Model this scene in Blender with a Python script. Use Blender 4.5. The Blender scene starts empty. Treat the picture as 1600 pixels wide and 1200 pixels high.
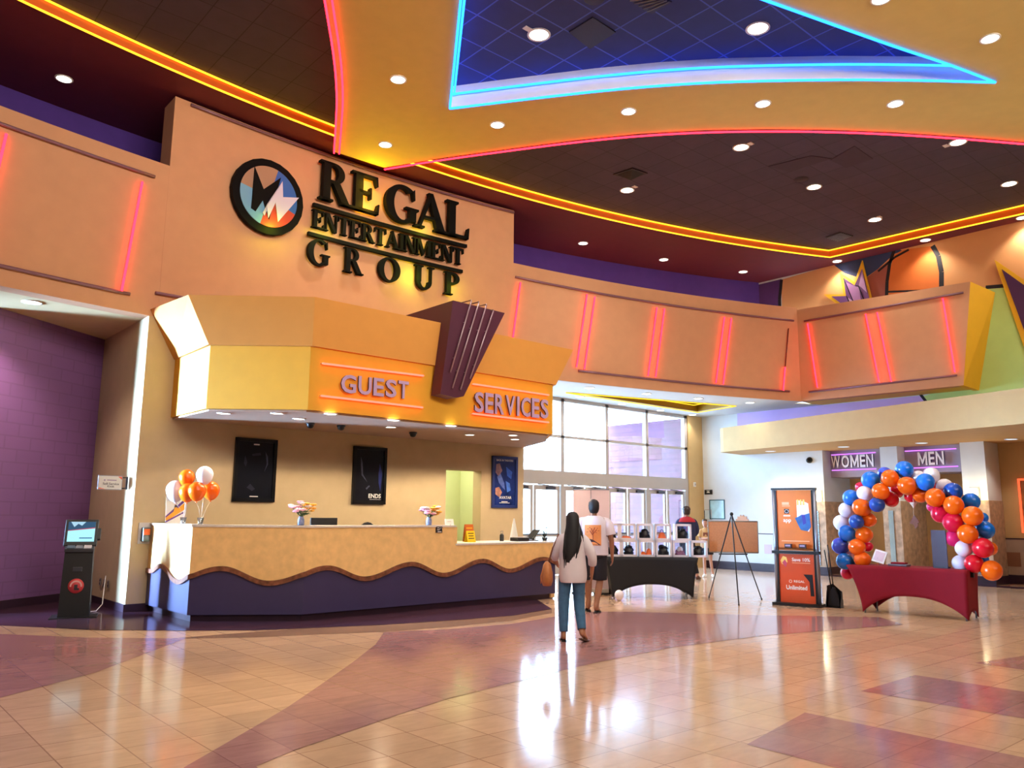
import bpy, bmesh, math, random
from mathutils import Vector, Matrix, Euler
random.seed(7)
SC = bpy.context.scene
COL = SC.collection
V = Vector
PI = math.pi

# ------------------------------------------------------------------ camera, world, exposure
CAM_H, FOC, PITCH, ROLL, YAW = 1.55, 1260.69, 0.1606974, 0.0094635, 0.8569284
_d = V((math.cos(YAW)*math.cos(PITCH), math.sin(YAW)*math.cos(PITCH), math.sin(PITCH)))
_r = V((math.sin(YAW), -math.cos(YAW), 0)); _u = _r.cross(_d)
CR = math.cos(ROLL)*_r + math.sin(ROLL)*_u
CU = -math.sin(ROLL)*_r + math.cos(ROLL)*_u
CO = V((0, 0, CAM_H))
cam = bpy.data.cameras.new('camera'); camo = bpy.data.objects.new('camera', cam); COL.objects.link(camo)
cam.sensor_width = 36; cam.sensor_fit = 'HORIZONTAL'; cam.lens = FOC/1600*36; cam.clip_end = 300
camo.matrix_world = Matrix(((CR.x, CU.x, -_d.x, 0), (CR.y, CU.y, -_d.y, 0), (CR.z, CU.z, -_d.z, CAM_H), (0, 0, 0, 1)))
SC.camera = camo
vs = SC.view_settings
vs.view_transform = 'Standard'; vs.look = 'None'; vs.gamma = 1; vs.use_curve_mapping = False
vs.exposure = 0.0
SC.cycles.max_bounces = 7; SC.cycles.diffuse_bounces = 4; SC.cycles.glossy_bounces = 4
SC.cycles.transparent_max_bounces = 10; SC.cycles.sample_clamp_indirect = 6.0
SC.cycles.caustics_reflective = False; SC.cycles.caustics_refractive = False
SC.cycles.use_denoising = True
W = bpy.data.worlds.new('sky'); SC.world = W; W.use_nodes = True
W.node_tree.nodes['Background'].inputs[0].default_value = (0.44, 0.69, 1.0, 1)
W.node_tree.nodes['Background'].inputs[1].default_value = 36.0

def area(name, loc, aim, sx, sy, power, color, portal=False, spread=PI):
    l = bpy.data.lights.new(name, 'AREA'); l.shape = 'RECTANGLE'; l.size = sx; l.size_y = sy
    l.energy = power; l.color = color; l.spread = spread
    if portal: l.cycles.is_portal = True
    o = bpy.data.objects.new(name, l); COL.objects.link(o); o.location = loc
    o.rotation_euler = (V(aim)-V(loc)).to_track_quat('-Z', 'Y').to_euler()
    return o
# daylight: portal over the entrance glazing; unseen side exit assumed beyond the purple wall on the left
area('entrance_portal', (16.5, 15.85, 2.35), (16.5, 10, 2.35), 8.8, 4.7, 1, (1, 1, 1), portal=True)
area('assumed_exit_daylight', (-1.4, 16.1, 2.25), (4.3, 13.2, 2.4), 0.8, 4.2, 800, (0.36, 0.62, 1.0), spread=math.radians(40))
# unseen fill lights added behind the viewer to brighten the front walls
area('lobby_wall_fill', (2.0, -5.0, 7.6), (5.5, 14, 8.3), 10, 3, 470, (1.0, 0.88, 0.74), spread=math.radians(80))
area('lobby_wall_fill', (9.0, -6.0, 7.6), (15.5, 12, 8.3), 10, 3, 330, (1.0, 0.88, 0.74), spread=math.radians(80))

# ------------------------------------------------------------------ where things stand: sight lines met with known planes
CX, CY, RR = 8.28, -16.81, 30.79          # the lobby's big round front wall
ZB, ZT, ZS, ZK, ZC = 4.725, 7.38, 8.72, 8.55, 8.95   # band bottom, band top, red soffit, yellow bulkhead, tile ceiling
XR, YW = 21.6, 15.66                       # restroom wall, entrance window wall
def ray(x, y): return _d + CR*((x-800)/FOC) - CU*((y-600)/FOC)
def at_z(x, y, z=0.0):
    v = ray(x, y); return CO + v*((z-CAM_H)/v.z)
def at_x(x, y, X):
    v = ray(x, y); return CO + v*(X/v.x)
def at_y(x, y, Y):
    v = ray(x, y); return CO + v*(Y/v.y)
def at_pl(x, y, P, N):
    v = ray(x, y); P = V(P); N = V(N); return CO + v*((P-CO).dot(N)/v.dot(N))
def at_r(x, y, R=None):
    R = R or RR; v = ray(x, y); a = v.x*v.x+v.y*v.y; b = -2*(v.x*CX+v.y*CY); c = CX*CX+CY*CY-R*R
    return CO + v*((-b+math.sqrt(b*b-4*a*c))/(2*a))
def arc_y(x, R=None): return CY + math.sqrt((R or RR)**2-(x-CX)**2)
def arc_n(p):            # outward normal towards the hall
    v = V((CX-p[0], CY-p[1], 0)); return v.normalized()
def arc_pts(x0, x1, R, n=24):
    a0 = math.acos((x0-CX)/R); a1 = math.acos((x1-CX)/R)
    return [(CX+R*math.cos(a0+(a1-a0)*i/n), CY+R*math.sin(a0+(a1-a0)*i/n)) for i in range(n+1)]

# ------------------------------------------------------------------ materials
def lin(h):
    if isinstance(h, (tuple, list)): return (*h[:3], 1)
    h = h.lstrip('#'); c = [int(h[i:i+2], 16)/255 for i in (0, 2, 4)]
    return (*[x/12.92 if x <= .04045 else ((x+.055)/1.055)**2.4 for x in c], 1)
MATS = {}
def mat(name, col, rough=.6, metal=0, var=.06, scale=4, bump=0, bscale=60, spec=.5, alpha=1, trans=0, sheen=0):
    if name in MATS: return MATS[name]
    m = bpy.data.materials.new(name); m.use_nodes = True; nt = m.node_tree; b = nt.nodes['Principled BSDF']
    c = lin(col)
    b.inputs['Roughness'].default_value = rough; b.inputs['Metallic'].default_value = metal
    b.inputs['Specular IOR Level'].default_value = spec; b.inputs['Alpha'].default_value = alpha
    b.inputs['Transmission Weight'].default_value = trans
    if sheen: b.inputs['Sheen Weight'].default_value = sheen
    tc = nt.nodes.new('ShaderNodeTexCoord')
    if var:
        n = nt.nodes.new('ShaderNodeTexNoise'); n.inputs['Scale'].default_value = scale; n.inputs['Detail'].default_value = 4
        nt.links.new(tc.outputs['Object'], n.inputs['Vector'])
        r = nt.nodes.new('ShaderNodeValToRGB')
        r.color_ramp.elements[0].position = .3; r.color_ramp.elements[1].position = .7
        r.color_ramp.elements[0].color = (*[x*(1-var) for x in c[:3]], 1)
        r.color_ramp.elements[1].color = (*[min(1, x*(1+var)) for x in c[:3]], 1)
        nt.links.new(n.outputs['Fac'], r.inputs['Fac']); nt.links.new(r.outputs['Color'], b.inputs['Base Color'])
    else: b.inputs['Base Color'].default_value = c
    if bump:
        n2 = nt.nodes.new('ShaderNodeTexNoise'); n2.inputs['Scale'].default_value = bscale
        nt.links.new(tc.outputs['Object'], n2.inputs['Vector'])
        bp = nt.nodes.new('ShaderNodeBump'); bp.inputs['Strength'].default_value = bump; bp.inputs['Distance'].default_value = .01
        nt.links.new(n2.outputs['Fac'], bp.inputs['Height']); nt.links.new(bp.outputs['Normal'], b.inputs['Normal'])
    MATS[name] = m; return m
def emat(name, col, strength):
    if name in MATS: return MATS[name]
    m = bpy.data.materials.new(name); m.use_nodes = True; nt = m.node_tree
    nt.nodes.remove(nt.nodes['Principled BSDF'])
    e = nt.nodes.new('ShaderNodeEmission'); e.inputs[0].default_value = lin(col); e.inputs[1].default_value = strength
    nt.links.new(e.outputs[0], nt.nodes['Material Output'].inputs[0]); MATS[name] = m; return m
def glassmat(name, tint=(0.95, 0.98, 1), gloss=.08, rough=.02):
    if name in MATS: return MATS[name]
    m = bpy.data.materials.new(name); m.use_nodes = True; nt = m.node_tree; nt.nodes.remove(nt.nodes['Principled BSDF'])
    t = nt.nodes.new('ShaderNodeBsdfTransparent'); t.inputs[0].default_value = (*tint, 1)
    g = nt.nodes.new('ShaderNodeBsdfGlossy'); g.inputs['Roughness'].default_value = rough
    lw = nt.nodes.new('ShaderNodeLayerWeight'); lw.inputs[0].default_value = .25
    mu = nt.nodes.new('ShaderNodeMath'); mu.operation = 'MULTIPLY_ADD'; mu.inputs[1].default_value = .5; mu.inputs[2].default_value = gloss*.5
    nt.links.new(lw.outputs['Fresnel'], mu.inputs[0])
    x = nt.nodes.new('ShaderNodeMixShader'); nt.links.new(mu.outputs[0], x.inputs[0]); nt.links.new(t.outputs[0], x.inputs[1]); nt.links.new(g.outputs[0], x.inputs[2])
    nt.links.new(x.outputs[0], nt.nodes['Material Output'].inputs[0]); MATS[name] = m; return m
def tilemat(name, col, pitch, off, grout, rough, var=.1, gw=.012, rot=0, bump=.0, streak=False, spec=.5):
    """square tiles laid in world X/Y: mottled colour, thin joints"""
    if name in MATS: return MATS[name]
    m = bpy.data.materials.new(name); m.use_nodes = True; nt = m.node_tree; b = nt.nodes['Principled BSDF']; L = nt.links.new
    b.inputs['Roughness'].default_value = rough; b.inputs['Specular IOR Level'].default_value = spec
    tc = nt.nodes.new('ShaderNodeTexCoord'); mp = nt.nodes.new('ShaderNodeMapping')
    L(tc.outputs['Object'], mp.inputs[0]); mp.inputs['Rotation'].default_value = (0, 0, rot)
    mp.inputs['Location'].default_value = (-off[0]/pitch, -off[1]/pitch, 0); mp.inputs['Scale'].default_value = (1/pitch,)*3
    sx = nt.nodes.new('ShaderNodeSeparateXYZ'); L(mp.outputs[0], sx.inputs[0])
    ds = []
    for k in (0, 1):
        f = nt.nodes.new('ShaderNodeMath'); f.operation = 'PINGPONG'; f.inputs[1].default_value = .5; L(sx.outputs[k], f.inputs[0]); ds.append(f)
    mn = nt.nodes.new('ShaderNodeMath'); mn.operation = 'MINIMUM'; L(ds[0].outputs[0], mn.inputs[0]); L(ds[1].outputs[0], mn.inputs[1])
    lt = nt.nodes.new('ShaderNodeMath'); lt.operation = 'LESS_THAN'; lt.inputs[1].default_value = gw; L(mn.outputs[0], lt.inputs[0])
    fl = nt.nodes.new('ShaderNodeVectorMath'); fl.operation = 'FLOOR'; L(mp.outputs[0], fl.inputs[0])
    wn = nt.nodes.new('ShaderNodeTexWhiteNoise'); wn.noise_dimensions = '2D'; L(fl.outputs[0], wn.inputs['Vector'])
    ad = nt.nodes.new('ShaderNodeVectorMath'); ad.operation = 'MULTIPLY_ADD'; ad.inputs[1].default_value = (9, 9, 9)
    L(wn.outputs['Color'], ad.inputs[0]); L(mp.outputs[0], ad.inputs[2])
    mp2 = nt.nodes.new('ShaderNodeMapping'); mp2.inputs['Scale'].default_value = (1.1, 3.2, 1) if streak else (1, 1, 1); L(ad.outputs[0], mp2.inputs[0])
    n = nt.nodes.new('ShaderNodeTexNoise'); n.inputs['Scale'].default_value = 1.6; n.inputs['Detail'].default_value = 6; n.inputs['Roughness'].default_value = .65
    L(mp2.outputs[0], n.inputs['Vector'])
    r = nt.nodes.new('ShaderNodeValToRGB'); c = lin(col); r.color_ramp.elements[0].position = .3; r.color_ramp.elements[1].position = .72
    r.color_ramp.elements[0].color = (*[x*(1-var) for x in c[:3]], 1); r.color_ramp.elements[1].color = (*[min(1, x*(1+var)) for x in c[:3]], 1)
    L(n.outputs['Fac'], r.inputs['Fac'])
    hs = nt.nodes.new('ShaderNodeHueSaturation'); L(r.outputs[0], hs.inputs['Color'])
    vm = nt.nodes.new('ShaderNodeMath'); vm.operation = 'MULTIPLY_ADD'; vm.inputs[1].default_value = .16; vm.inputs[2].default_value = .92; L(wn.outputs['Value'], vm.inputs[0]); L(vm.outputs[0], hs.inputs['Value'])
    mx = nt.nodes.new('ShaderNodeMix'); mx.data_type = 'RGBA'; L(lt.outputs[0], mx.inputs[0]); L(hs.outputs[0], mx.inputs[6]); mx.inputs[7].default_value = lin(grout)
    L(mx.outputs[2], b.inputs['Base Color'])
    if bump:
        n3 = nt.nodes.new('ShaderNodeTexNoise'); n3.inputs['Scale'].default_value = 2.2; L(tc.outputs['Object'], n3.inputs['Vector'])
        bp = nt.nodes.new('ShaderNodeBump'); bp.inputs['Strength'].default_value = bump; bp.inputs['Distance'].default_value = .02
        L(n3.outputs['Fac'], bp.inputs['Height']); L(bp.outputs[0], b.inputs['Normal'])
    MATS[name] = m; return m
def brickmat(name, c1, c2, mortar, scale, wall_axis='Y', rough=.8, bw=.5, rh=.25, bump=.15):
    if name in MATS: return MATS[name]
    m = bpy.data.materials.new(name); m.use_nodes = True; nt = m.node_tree; b = nt.nodes['Principled BSDF']; L = nt.links.new
    b.inputs['Roughness'].default_value = rough
    tc = nt.nodes.new('ShaderNodeTexCoord'); sx = nt.nodes.new('ShaderNodeSeparateXYZ'); L(tc.outputs['Object'], sx.inputs[0])
    cb = nt.nodes.new('ShaderNodeCombineXYZ'); L(sx.outputs[wall_axis], cb.inputs[0]); L(sx.outputs['Z'], cb.inputs[1])
    k = nt.nodes.new('ShaderNodeTexBrick'); k.inputs['Scale'].default_value = scale; k.inputs['Color1'].default_value = lin(c1); k.inputs['Color2'].default_value = lin(c2)
    k.inputs['Mortar'].default_value = lin(mortar); k.inputs['Brick Width'].default_value = bw; k.inputs['Row Height'].default_value = rh; k.inputs['Mortar Size'].default_value = .012
    L(cb.outputs[0], k.inputs['Vector']); L(k.outputs['Color'], b.inputs['Base Color'])
    bp = nt.nodes.new('ShaderNodeBump'); bp.inputs['Strength'].default_value = bump; bp.inputs['Distance'].default_value = .01; bp.invert = True
    L(k.outputs['Fac'], bp.inputs['Height']); L(bp.outputs[0], b.inputs['Normal'])
    MATS[name] = m; return m

M_orange = mat('orange_wall_paint', '#cf9a72', .75, var=.03, bump=.05, bscale=120)
M_yellow = mat('yellow_paint', '#dec070', .7, var=.03)
M_canopy = mat('canopy_yellow_paint', '#d89e24', .7, var=.03)
M_canopy2 = mat('canopy_ochre_paint', '#d08f3c', .7, var=.03)
M_cream = mat('cream_paint', '#c9a873', .75, var=.03)
M_beige = mat('beige_wall_paint', '#c2aa84', .75, var=.04, bump=.05, bscale=150)
M_soffit = mat('soffit_paint', '#d9bd8c', .75, var=.03)
M_purple = mat('purple_paint', '#4b2a86', .75, var=.06)
M_block = brickmat('purple_block_wall', '#7c5286', '#795083', '#734c7c', 1.0, 'X', .75, .42, .21, .08)
M_maroon = mat('maroon_soffit_paint', '#6a2233', .7, var=.05)
M_orangef = mat('cove_orange_paint', '#d8641c', .6, var=.05)
M_white = mat('white_paint', '#e9e6e0', .6, var=.02)
M_offwhite = mat('white_wall_paint', '#d9dde0', .75, var=.02)
M_trimdark = mat('dark_base_trim', '#33202f', .35, var=.15)
M_black = mat('black_plastic', '#101014', .4, var=.05)
M_blackm = mat('black_satin_metal', '#0c0c10', .35, metal=.3, var=0)
M_grey = mat('grey_metal', '#8d8f98', .35, metal=.8, var=.03)
M_alu = mat('window_aluminium', '#b9b2ad', .45, metal=.25, var=.02)
M_rail = mat('mauve_metal_rail', '#8a6573', .4, metal=.3, var=.03)
M_glass = glassmat('window_glass')
M_lamp = emat('lamp_glow', (1.0, 0.93, 0.80), 9)
M_lampb = emat('cool_lamp_glow', (0.55, 0.72, 1.0), 2.2)
M_nred = emat('red_neon_glow', (1.0, 0.013, 0.03), 9.5)
M_norange = emat('orange_neon_glow', (1.0, 0.055, 0.035), 8)
M_nyellow = emat('yellow_neon_glow', (1.0, 0.50, 0.02), 3.0)
M_nblue = emat('blue_neon_glow', (0.015, 0.17, 1.0), 6)
M_npurple = emat('purple_neon_glow', (0.50, 0.16, 0.85), 2.2)

# ------------------------------------------------------------------ mesh builder
OFF = {}
def _props(o, label=None, cat=None, group=None, kind=None):
    for k, v in (('label', label), ('category', cat), ('group', group), ('kind', kind)):
        if v: o[k] = v
    return o
def thing(name, label, cat, loc=(0, 0, 0), group=None, rotz=0):
    o = bpy.data.objects.new(name, None); COL.objects.link(o); o.location = loc; o.rotation_euler = (0, 0, rotz)
    o.empty_display_size = .1; OFF[o] = Matrix.Translation(V(loc)) @ Matrix.Rotation(rotz, 4, 'Z')
    return _props(o, label, cat, group)
class MB:
    def __init__(s): s.bm = bmesh.new(); s.m = 0; s.M = Matrix()
    def _v(s, p): return s.bm.verts.new(s.M @ V(p))
    def face(s, pts, m=None):
        try:
            f = s.bm.faces.new([s._v(p) for p in pts]); f.material_index = s.m if m is None else m; return f
        except ValueError: return None
    def box(s, c, d, rot=None, m=None):
        x, y, z = d[0]/2, d[1]/2, d[2]/2; c = V(c)
        R = rot if isinstance(rot, Matrix) else (Euler(rot).to_matrix() if rot else Matrix.Identity(3))
        p = [s._v(c + R @ V((i*x, j*y, k*z))) for i in (-1, 1) for j in (-1, 1) for k in (-1, 1)]
        for q in ((0, 1, 3, 2), (4, 6, 7, 5), (0, 4, 5, 1), (2, 3, 7, 6), (0, 2, 6, 4), (1, 5, 7, 3)):
            f = s.bm.faces.new([p[i] for i in q]); f.material_index = s.m if m is None else m
        return s
    def prism(s, poly, vec, m=None, caps=True, mside=None):
        """extrude a 3-D polygon along a vector"""
        vec = V(vec); a = [s._v(p) for p in poly]; b = [s._v(V(p)+vec) for p in poly]; n = len(a)
        mi = s.m if m is None else m
        if caps:
            for f in (s.bm.faces.new(a), s.bm.faces.new(b[::-1])): f.material_index = mi
        for i in range(n):
            f = s.bm.faces.new((a[i], b[i], b[(i+1) % n], a[(i+1) % n])); f.material_index = mi if mside is None else mside
        return s
    def plan(s, pts, z0, z1, m=None): return s.prism([(p[0], p[1], z0) for p in pts], (0, 0, z1-z0), m)
    def tube(s, pts, r, n=8, closed=False, m=None, caps=True):
        pts = [V(p) for p in pts]; N = len(pts); rr = r if isinstance(r, (list, tuple)) else [r]*N
        rings = []; up = None
        for i, p in enumerate(pts):
            a = pts[(i-1) % N] if (closed or i) else p; b = pts[(i+1) % N] if (closed or i < N-1) else p
            t = (b-a).normalized()
            if up is None:
                up = V((0, 0, 1)) if abs(t.z) < .9 else V((1, 0, 0))
            x = t.cross(up).normalized(); y = x.cross(t).normalized(); up = y
            rings.append([s._v(p + x*math.cos(2*PI*k/n)*rr[i] + y*math.sin(2*PI*k/n)*rr[i]) for k in range(n)])
        mi = s.m if m is None else m
        for i in range(N if closed else N-1):
            A, B = rings[i], rings[(i+1) % N]
            for k in range(n):
                f = s.bm.faces.new((A[k], A[(k+1) % n], B[(k+1) % n], B[k])); f.material_index = mi; f.smooth = True
        if caps and not closed:
            for R, rev in ((rings[0], 1), (rings[-1], 0)):
                f = s.bm.faces.new(R[::-1] if rev else R); f.material_index = mi
        return s
    def lathe(s, prof, c=(0, 0, 0), n=24, m=None, axis=None):
        """profile [(r,z)] spun about z (or an axis) at c"""
        c = V(c); Q = V((0, 0, 1)).rotation_difference(V(axis).normalized()).to_matrix() if axis is not None else Matrix.Identity(3)
        rings = []; mi = s.m if m is None else m
        for r, z in prof:
            if r < 1e-6: rings.append([s._v(c + Q @ V((0, 0, z)))])
            else: rings.append([s._v(c + Q @ V((r*math.cos(2*PI*k/n), r*math.sin(2*PI*k/n), z))) for k in range(n)])
        for A, B in zip(rings, rings[1:]):
            for k in range(n):
                if len(A) == 1 and len(B) == 1: break
                if len(A) == 1: q = (A[0], B[(k+1) % n], B[k])
                elif len(B) == 1: q = (A[k], A[(k+1) % n], B[0])
                else: q = (A[k], A[(k+1) % n], B[(k+1) % n], B[k])
                f = s.bm.faces.new(q); f.material_index = mi; f.smooth = True
        return s
    def ball(s, c, r, sx=1, sy=1, sz=1, n=16, m=None, R=None):
        prof = [(math.sin(PI*i/n)*1.0, -math.cos(PI*i/n)) for i in range(n+1)]; prof[0] = (0, -1); prof[-1] = (0, 1)
        old = s.M; R4 = R.to_4x4() if R is not None else Matrix()
        s.M = old @ Matrix.Translation(V(c)) @ R4 @ Matrix.Diagonal((r*sx, r*sy, r*sz, 1)); s.lathe(prof, n=n+4, m=m); s.M = old
        return s
    def loft(s, rings, m=None, caps=True, closed=True, smooth=True):
        mi = s.m if m is None else m
        vv = [[s._v(p) for p in R] for R in rings]; n = len(vv[0])
        for A, B in zip(vv, vv[1:]):
            for k in range(n if closed else n-1):
                f = s.bm.faces.new((A[k], A[(k+1) % n], B[(k+1) % n], B[k])); f.material_index = mi; f.smooth = smooth
        if caps and closed:
            for R in (vv[0][::-1], vv[-1]):
                f = s.bm.faces.new(R); f.material_index = mi; f.smooth = smooth
        return s
    def text(s, txt, o, right, up, size, ext=.004, m=None, align='CENTER', sx=1.0, bold=0.0, fit=None, mside=None):
        """flat lettering from Blender's built-in typeface, o = middle of the line"""
        cu = bpy.data.curves.new('t', 'FONT'); cu.body = txt; cu.size = 1; cu.align_x = align; cu.align_y = 'CENTER'
        cu.extrude = ext/size/2; cu.resolution_u = 3; cu.offset = bold
        ob = bpy.data.objects.new('t', cu); COL.objects.link(ob)
        me = bpy.data.meshes.new_from_object(ob.evaluated_get(bpy.context.evaluated_depsgraph_get()))
        COL.objects.unlink(ob); bpy.data.objects.remove(ob); bpy.data.curves.remove(cu)
        right = V(right).normalized(); up = V(up).normalized(); nrm = right.cross(up); o = V(o)
        kx, ky, cx_, cy_ = size*sx, size, 0, 0
        if fit and len(me.vertices):
            xs = [v.co.x for v in me.vertices]; ys = [v.co.y for v in me.vertices]
            kx = fit[0]/(max(xs)-min(xs)); ky = fit[1]/(max(ys)-min(ys)); cx_ = (max(xs)+min(xs))/2; cy_ = (max(ys)+min(ys))/2
        vv = [s._v(o + right*(v.co.x-cx_)*kx + up*(v.co.y-cy_)*ky + nrm*(v.co.z*size + ext/2)) for v in me.vertices]
        mi = s.m if m is None else m
        for p in me.polygons:
            try:
                f = s.bm.faces.new([vv[i] for i in p.vertices]); f.material_index = mi
                if mside is not None:
                    f.normal_update()
                    if abs(f.normal.dot(nrm)) < .5: f.material_index = mside
            except ValueError: pass
        bpy.data.meshes.remove(me); return s
    def done(s, name, mats, parent=None, local=False, bevel=0, sub=0, smooth=None, recalc=True, **kw):
        if recalc: bmesh.ops.recalc_face_normals(s.bm, faces=s.bm.faces[:])
        if smooth is not None:
            for f in s.bm.faces: f.smooth = smooth
        if parent is not None and not local:
            bmesh.ops.transform(s.bm, matrix=OFF[parent].inverted(), verts=s.bm.verts[:])
        me = bpy.data.meshes.new(name); s.bm.to_mesh(me); s.bm.free()
        o = bpy.data.objects.new(name, me); COL.objects.link(o)
        for x in (mats if isinstance(mats, (list, tuple)) else [mats]): me.materials.append(x)
        if parent is not None: o.parent = parent; OFF[o] = OFF[parent]
        else: OFF[o] = Matrix()
        if bevel:
            b = o.modifiers.new('bevel', 'BEVEL'); b.width = bevel; b.segments = 2; b.limit_method = 'ANGLE'; b.angle_limit = .7
        if sub:
            q = o.modifiers.new('sub', 'SUBSURF'); q.levels = sub; q.render_levels = sub
        return _props(o, **kw)
def fill_poly(outer, holes, z, s, m=0):
    """flat polygon with holes"""
    bm2 = bmesh.new()
    for loop in [outer]+holes:
        vv = [bm2.verts.new((p[0], p[1], z)) for p in loop]
        for i in range(len(vv)): bm2.edges.new((vv[i], vv[(i+1) % len(vv)]))
    bmesh.ops.triangle_fill(bm2, use_beauty=True, use_dissolve=False, edges=bm2.edges[:])
    for f in bm2.faces: s.face([tuple(v.co) for v in f.verts], m)
    bm2.free()
def struct(o): o['kind'] = 'structure'; return o
# ------------------------------------------------------------------ floor
T_tan = tilemat('tan_floor_tile', '#cdaa8d', .41664, (3.04, 2.196), '#a4806a', .12, .10, .011, bump=.025, streak=True)
T_mauve = tilemat('mauve_floor_tile', '#a67a7a', .41664, (3.04, 2.196), '#8a5f62', .12, .14, .008, bump=.025, streak=True)
T_dark = tilemat('dark_floor_tile', '#4a3040', .41664, (3.04, 2.196), '#33202e', .12, .2, .008, bump=.025, streak=True)
T_strip = tilemat('brown_border_tile', '#94745e', .41664, (3.04, 2.196), '#74583f', .12, .16, .01, bump=.025, streak=True)
f = MB()
f.plan([(-16, -16), (23.5, -16), (23.5, 17), (-16, 17)], -.12, 0)
def gp(L): return [at_z(x, y) for x, y in L]
def inlay(P, z, m): fill_poly(P, [], z, f, m)
dark_edge = gp([(0, 977.5), (75, 981), (137, 984.5), (290, 985.8), (400, 985.2), (500, 981), (600, 976.5), (700, 970), (800, 962.5), (862, 951.5)])
back = [(11.3, 12.6, 0), (12.2, 13.9, 0), (4.0, 13.9, 0), (3.9, 16.3, 0), (-4, 16.3, 0), (-4, 11.2, 0)]
inlay(dark_edge+[V(b) for b in back], .0045, 2)
strip_in = gp([(0, 991), (75, 994), (137, 996.5), (290, 998), (400, 996.2), (500, 991.5), (600, 987.5), (700, 980), (800, 970), (862, 958)])
inlay([V((-4, 11.2, 0))]+[V((-4, 10.9, 0))]+strip_in+[dark_edge[-1]], .0015, 3)
# mauve wedge on the left
inlay([V((-4, 10.85, 0))]+strip_in[:4]+gp([(150, 1051), (0, 1090.6)])+[V((-1, 5.2, 0)), V((-4, 4.6, 0))], .0030, 1)
# long mauve sweep
sweep = gp([(600, 988), (587, 1007), (550, 1036), (500, 1071), (450, 1105), (400, 1134.6), (287, 1200)]) + [V((1.3, 2.6, 0)), V((0.4, 0.5, 0)), V((1.2, 0.5, 0)), V((2.0, 2.8, 0))] + \
    gp([(400, 1198), (462, 1172), (550, 1142), (625, 1116), (700, 1092), (800, 1067.3), (887, 1046), (940, 1034), (1050, 1012), (1135, 1001), (1200, 992.7), (1315, 984), (1412, 976),
        (1375, 964.8), (1215, 962), (1100, 959.5), (975, 956), (925, 956), (860, 965), (800, 975), (700, 983.5)])
inlay(sweep, .0030, 1)
inlay(gp([(1167, 1163.5), (1257.5, 1113.6), (1600, 1184)])+[V((6.26, .8, 0)), V((5.08, .8, 0))]+gp([(1307, 1200)]), .0020, 1)
inlay(gp([(1345, 1080), (1430, 1055), (1600, 1081)])+[V((8.6, 1.2, 0)), V((7.45, 1.2, 0))]+gp([(1600, 1123)]), .0020, 1)
inlay(gp([(1523, 1036), (1600, 1025)])+[V((11.8, 2.4, 0)), V((10.1, 2.0, 0))]+gp([(1600, 1047)]), .0020, 1)
# dark border along the restroom wall and the doors
inlay([V((21.6, -6, 0)), V((21.6, 15.6, 0)), V((21.0, 15.0, 0)), V((21.0, -6, 0))], .0020, 2)
struct(f.done('floor', [T_tan, T_mauve, T_dark, T_strip], recalc=True))

# ------------------------------------------------------------------ front wall: pillar, counter wall, doorway, upper bands
def arcwall(s, x0, x1, z0, z1, R=RR, th=.3, n=20, m=0):
    a = arc_pts(x0, x1, R, n); b = arc_pts(x0, x1, R+th, n)
    s.plan(a+b[::-1], z0, z1, m)
w = MB()
arcwall(w, 3.944, 10.23, 0, ZB, th=.28)
arcwall(w, 10.23, 11.13, 2.49, ZB, th=.28, n=4)
arcwall(w, 11.13, 12.26, 0, ZB, th=.28, n=6)
w.plan([(3.944, arc_y(3.944)+.02), (4.2, arc_y(4.2)+.05), (4.2, 16.25), (3.93, 16.25)], 0, ZB)
w.plan([(12.0, 13.95), (12.26, 13.9), (12.26, 15.7), (12.0, 15.7)], 0, ZB)
struct(w.done('wall_front', M_beige))
# room seen through the doorway
M_room = mat('pale_green_paint', '#d6dcb4', .75, var=.02)
w = MB()
w.plan([(9.3, 15.6), (12.0, 15.6), (12.0, 15.7), (9.3, 15.7)], 0, 3.0)
w.plan([(9.2, 14.25), (9.3, 14.25), (9.3, 15.7), (9.2, 15.7)], 0, 3.0)
w.plan([(11.9, 14.2), (12.0, 14.2), (12.0, 15.6), (11.9, 15.6)], 0, 3.0)
w.plan([(9.2, 14.25), (12.0, 14.2), (12.0, 15.7), (9.2, 15.7)], 3.0, 3.1)
struct(w.done('wall_office', M_room))
lp = bpy.data.lights.new('assumed_office_lamp', 'POINT'); lp.energy = 75; lp.color = (1, .97, .72); lp.shadow_soft_size = .2  # no fixture: unseen lamp assumed for the lit room
lo = bpy.data.objects.new('assumed_office_lamp', lp); COL.objects.link(lo); lo.location = (10.6, 14.9, 2.75); lp.energy = 55

# the orange band, and the tall sign wall in it
w = MB()
arcwall(w, -6, 20.5, ZB, ZT, th=.3, n=60)
struct(w.done('wall_front_upper', M_orange))
w = MB()
arcwall(w, 4.08, 11.93, ZB+.02, 8.66, R=RR-.004, th=.55, n=20)
struct(w.done('wall_front_sign', M_orange))
w = MB()   # soffit under the left end of the band, and ledge on top of it
a = arc_pts(-6, 3.94, RR+.295, 16)
w.plan(a+[(3.93, 16.3), (-6, 10.2+.65*0+1.0)], ZB, ZB+.12)
struct(w.done('ceiling_left_soffit', M_soffit))
w = MB()
w.plan(arc_pts(-6, 20.5, RR+.28, 50)+arc_pts(-6, 21.55, 33.1, 50)[::-1], ZT-.2, ZT)
struct(w.done('trim_1', M_orange))
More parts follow.
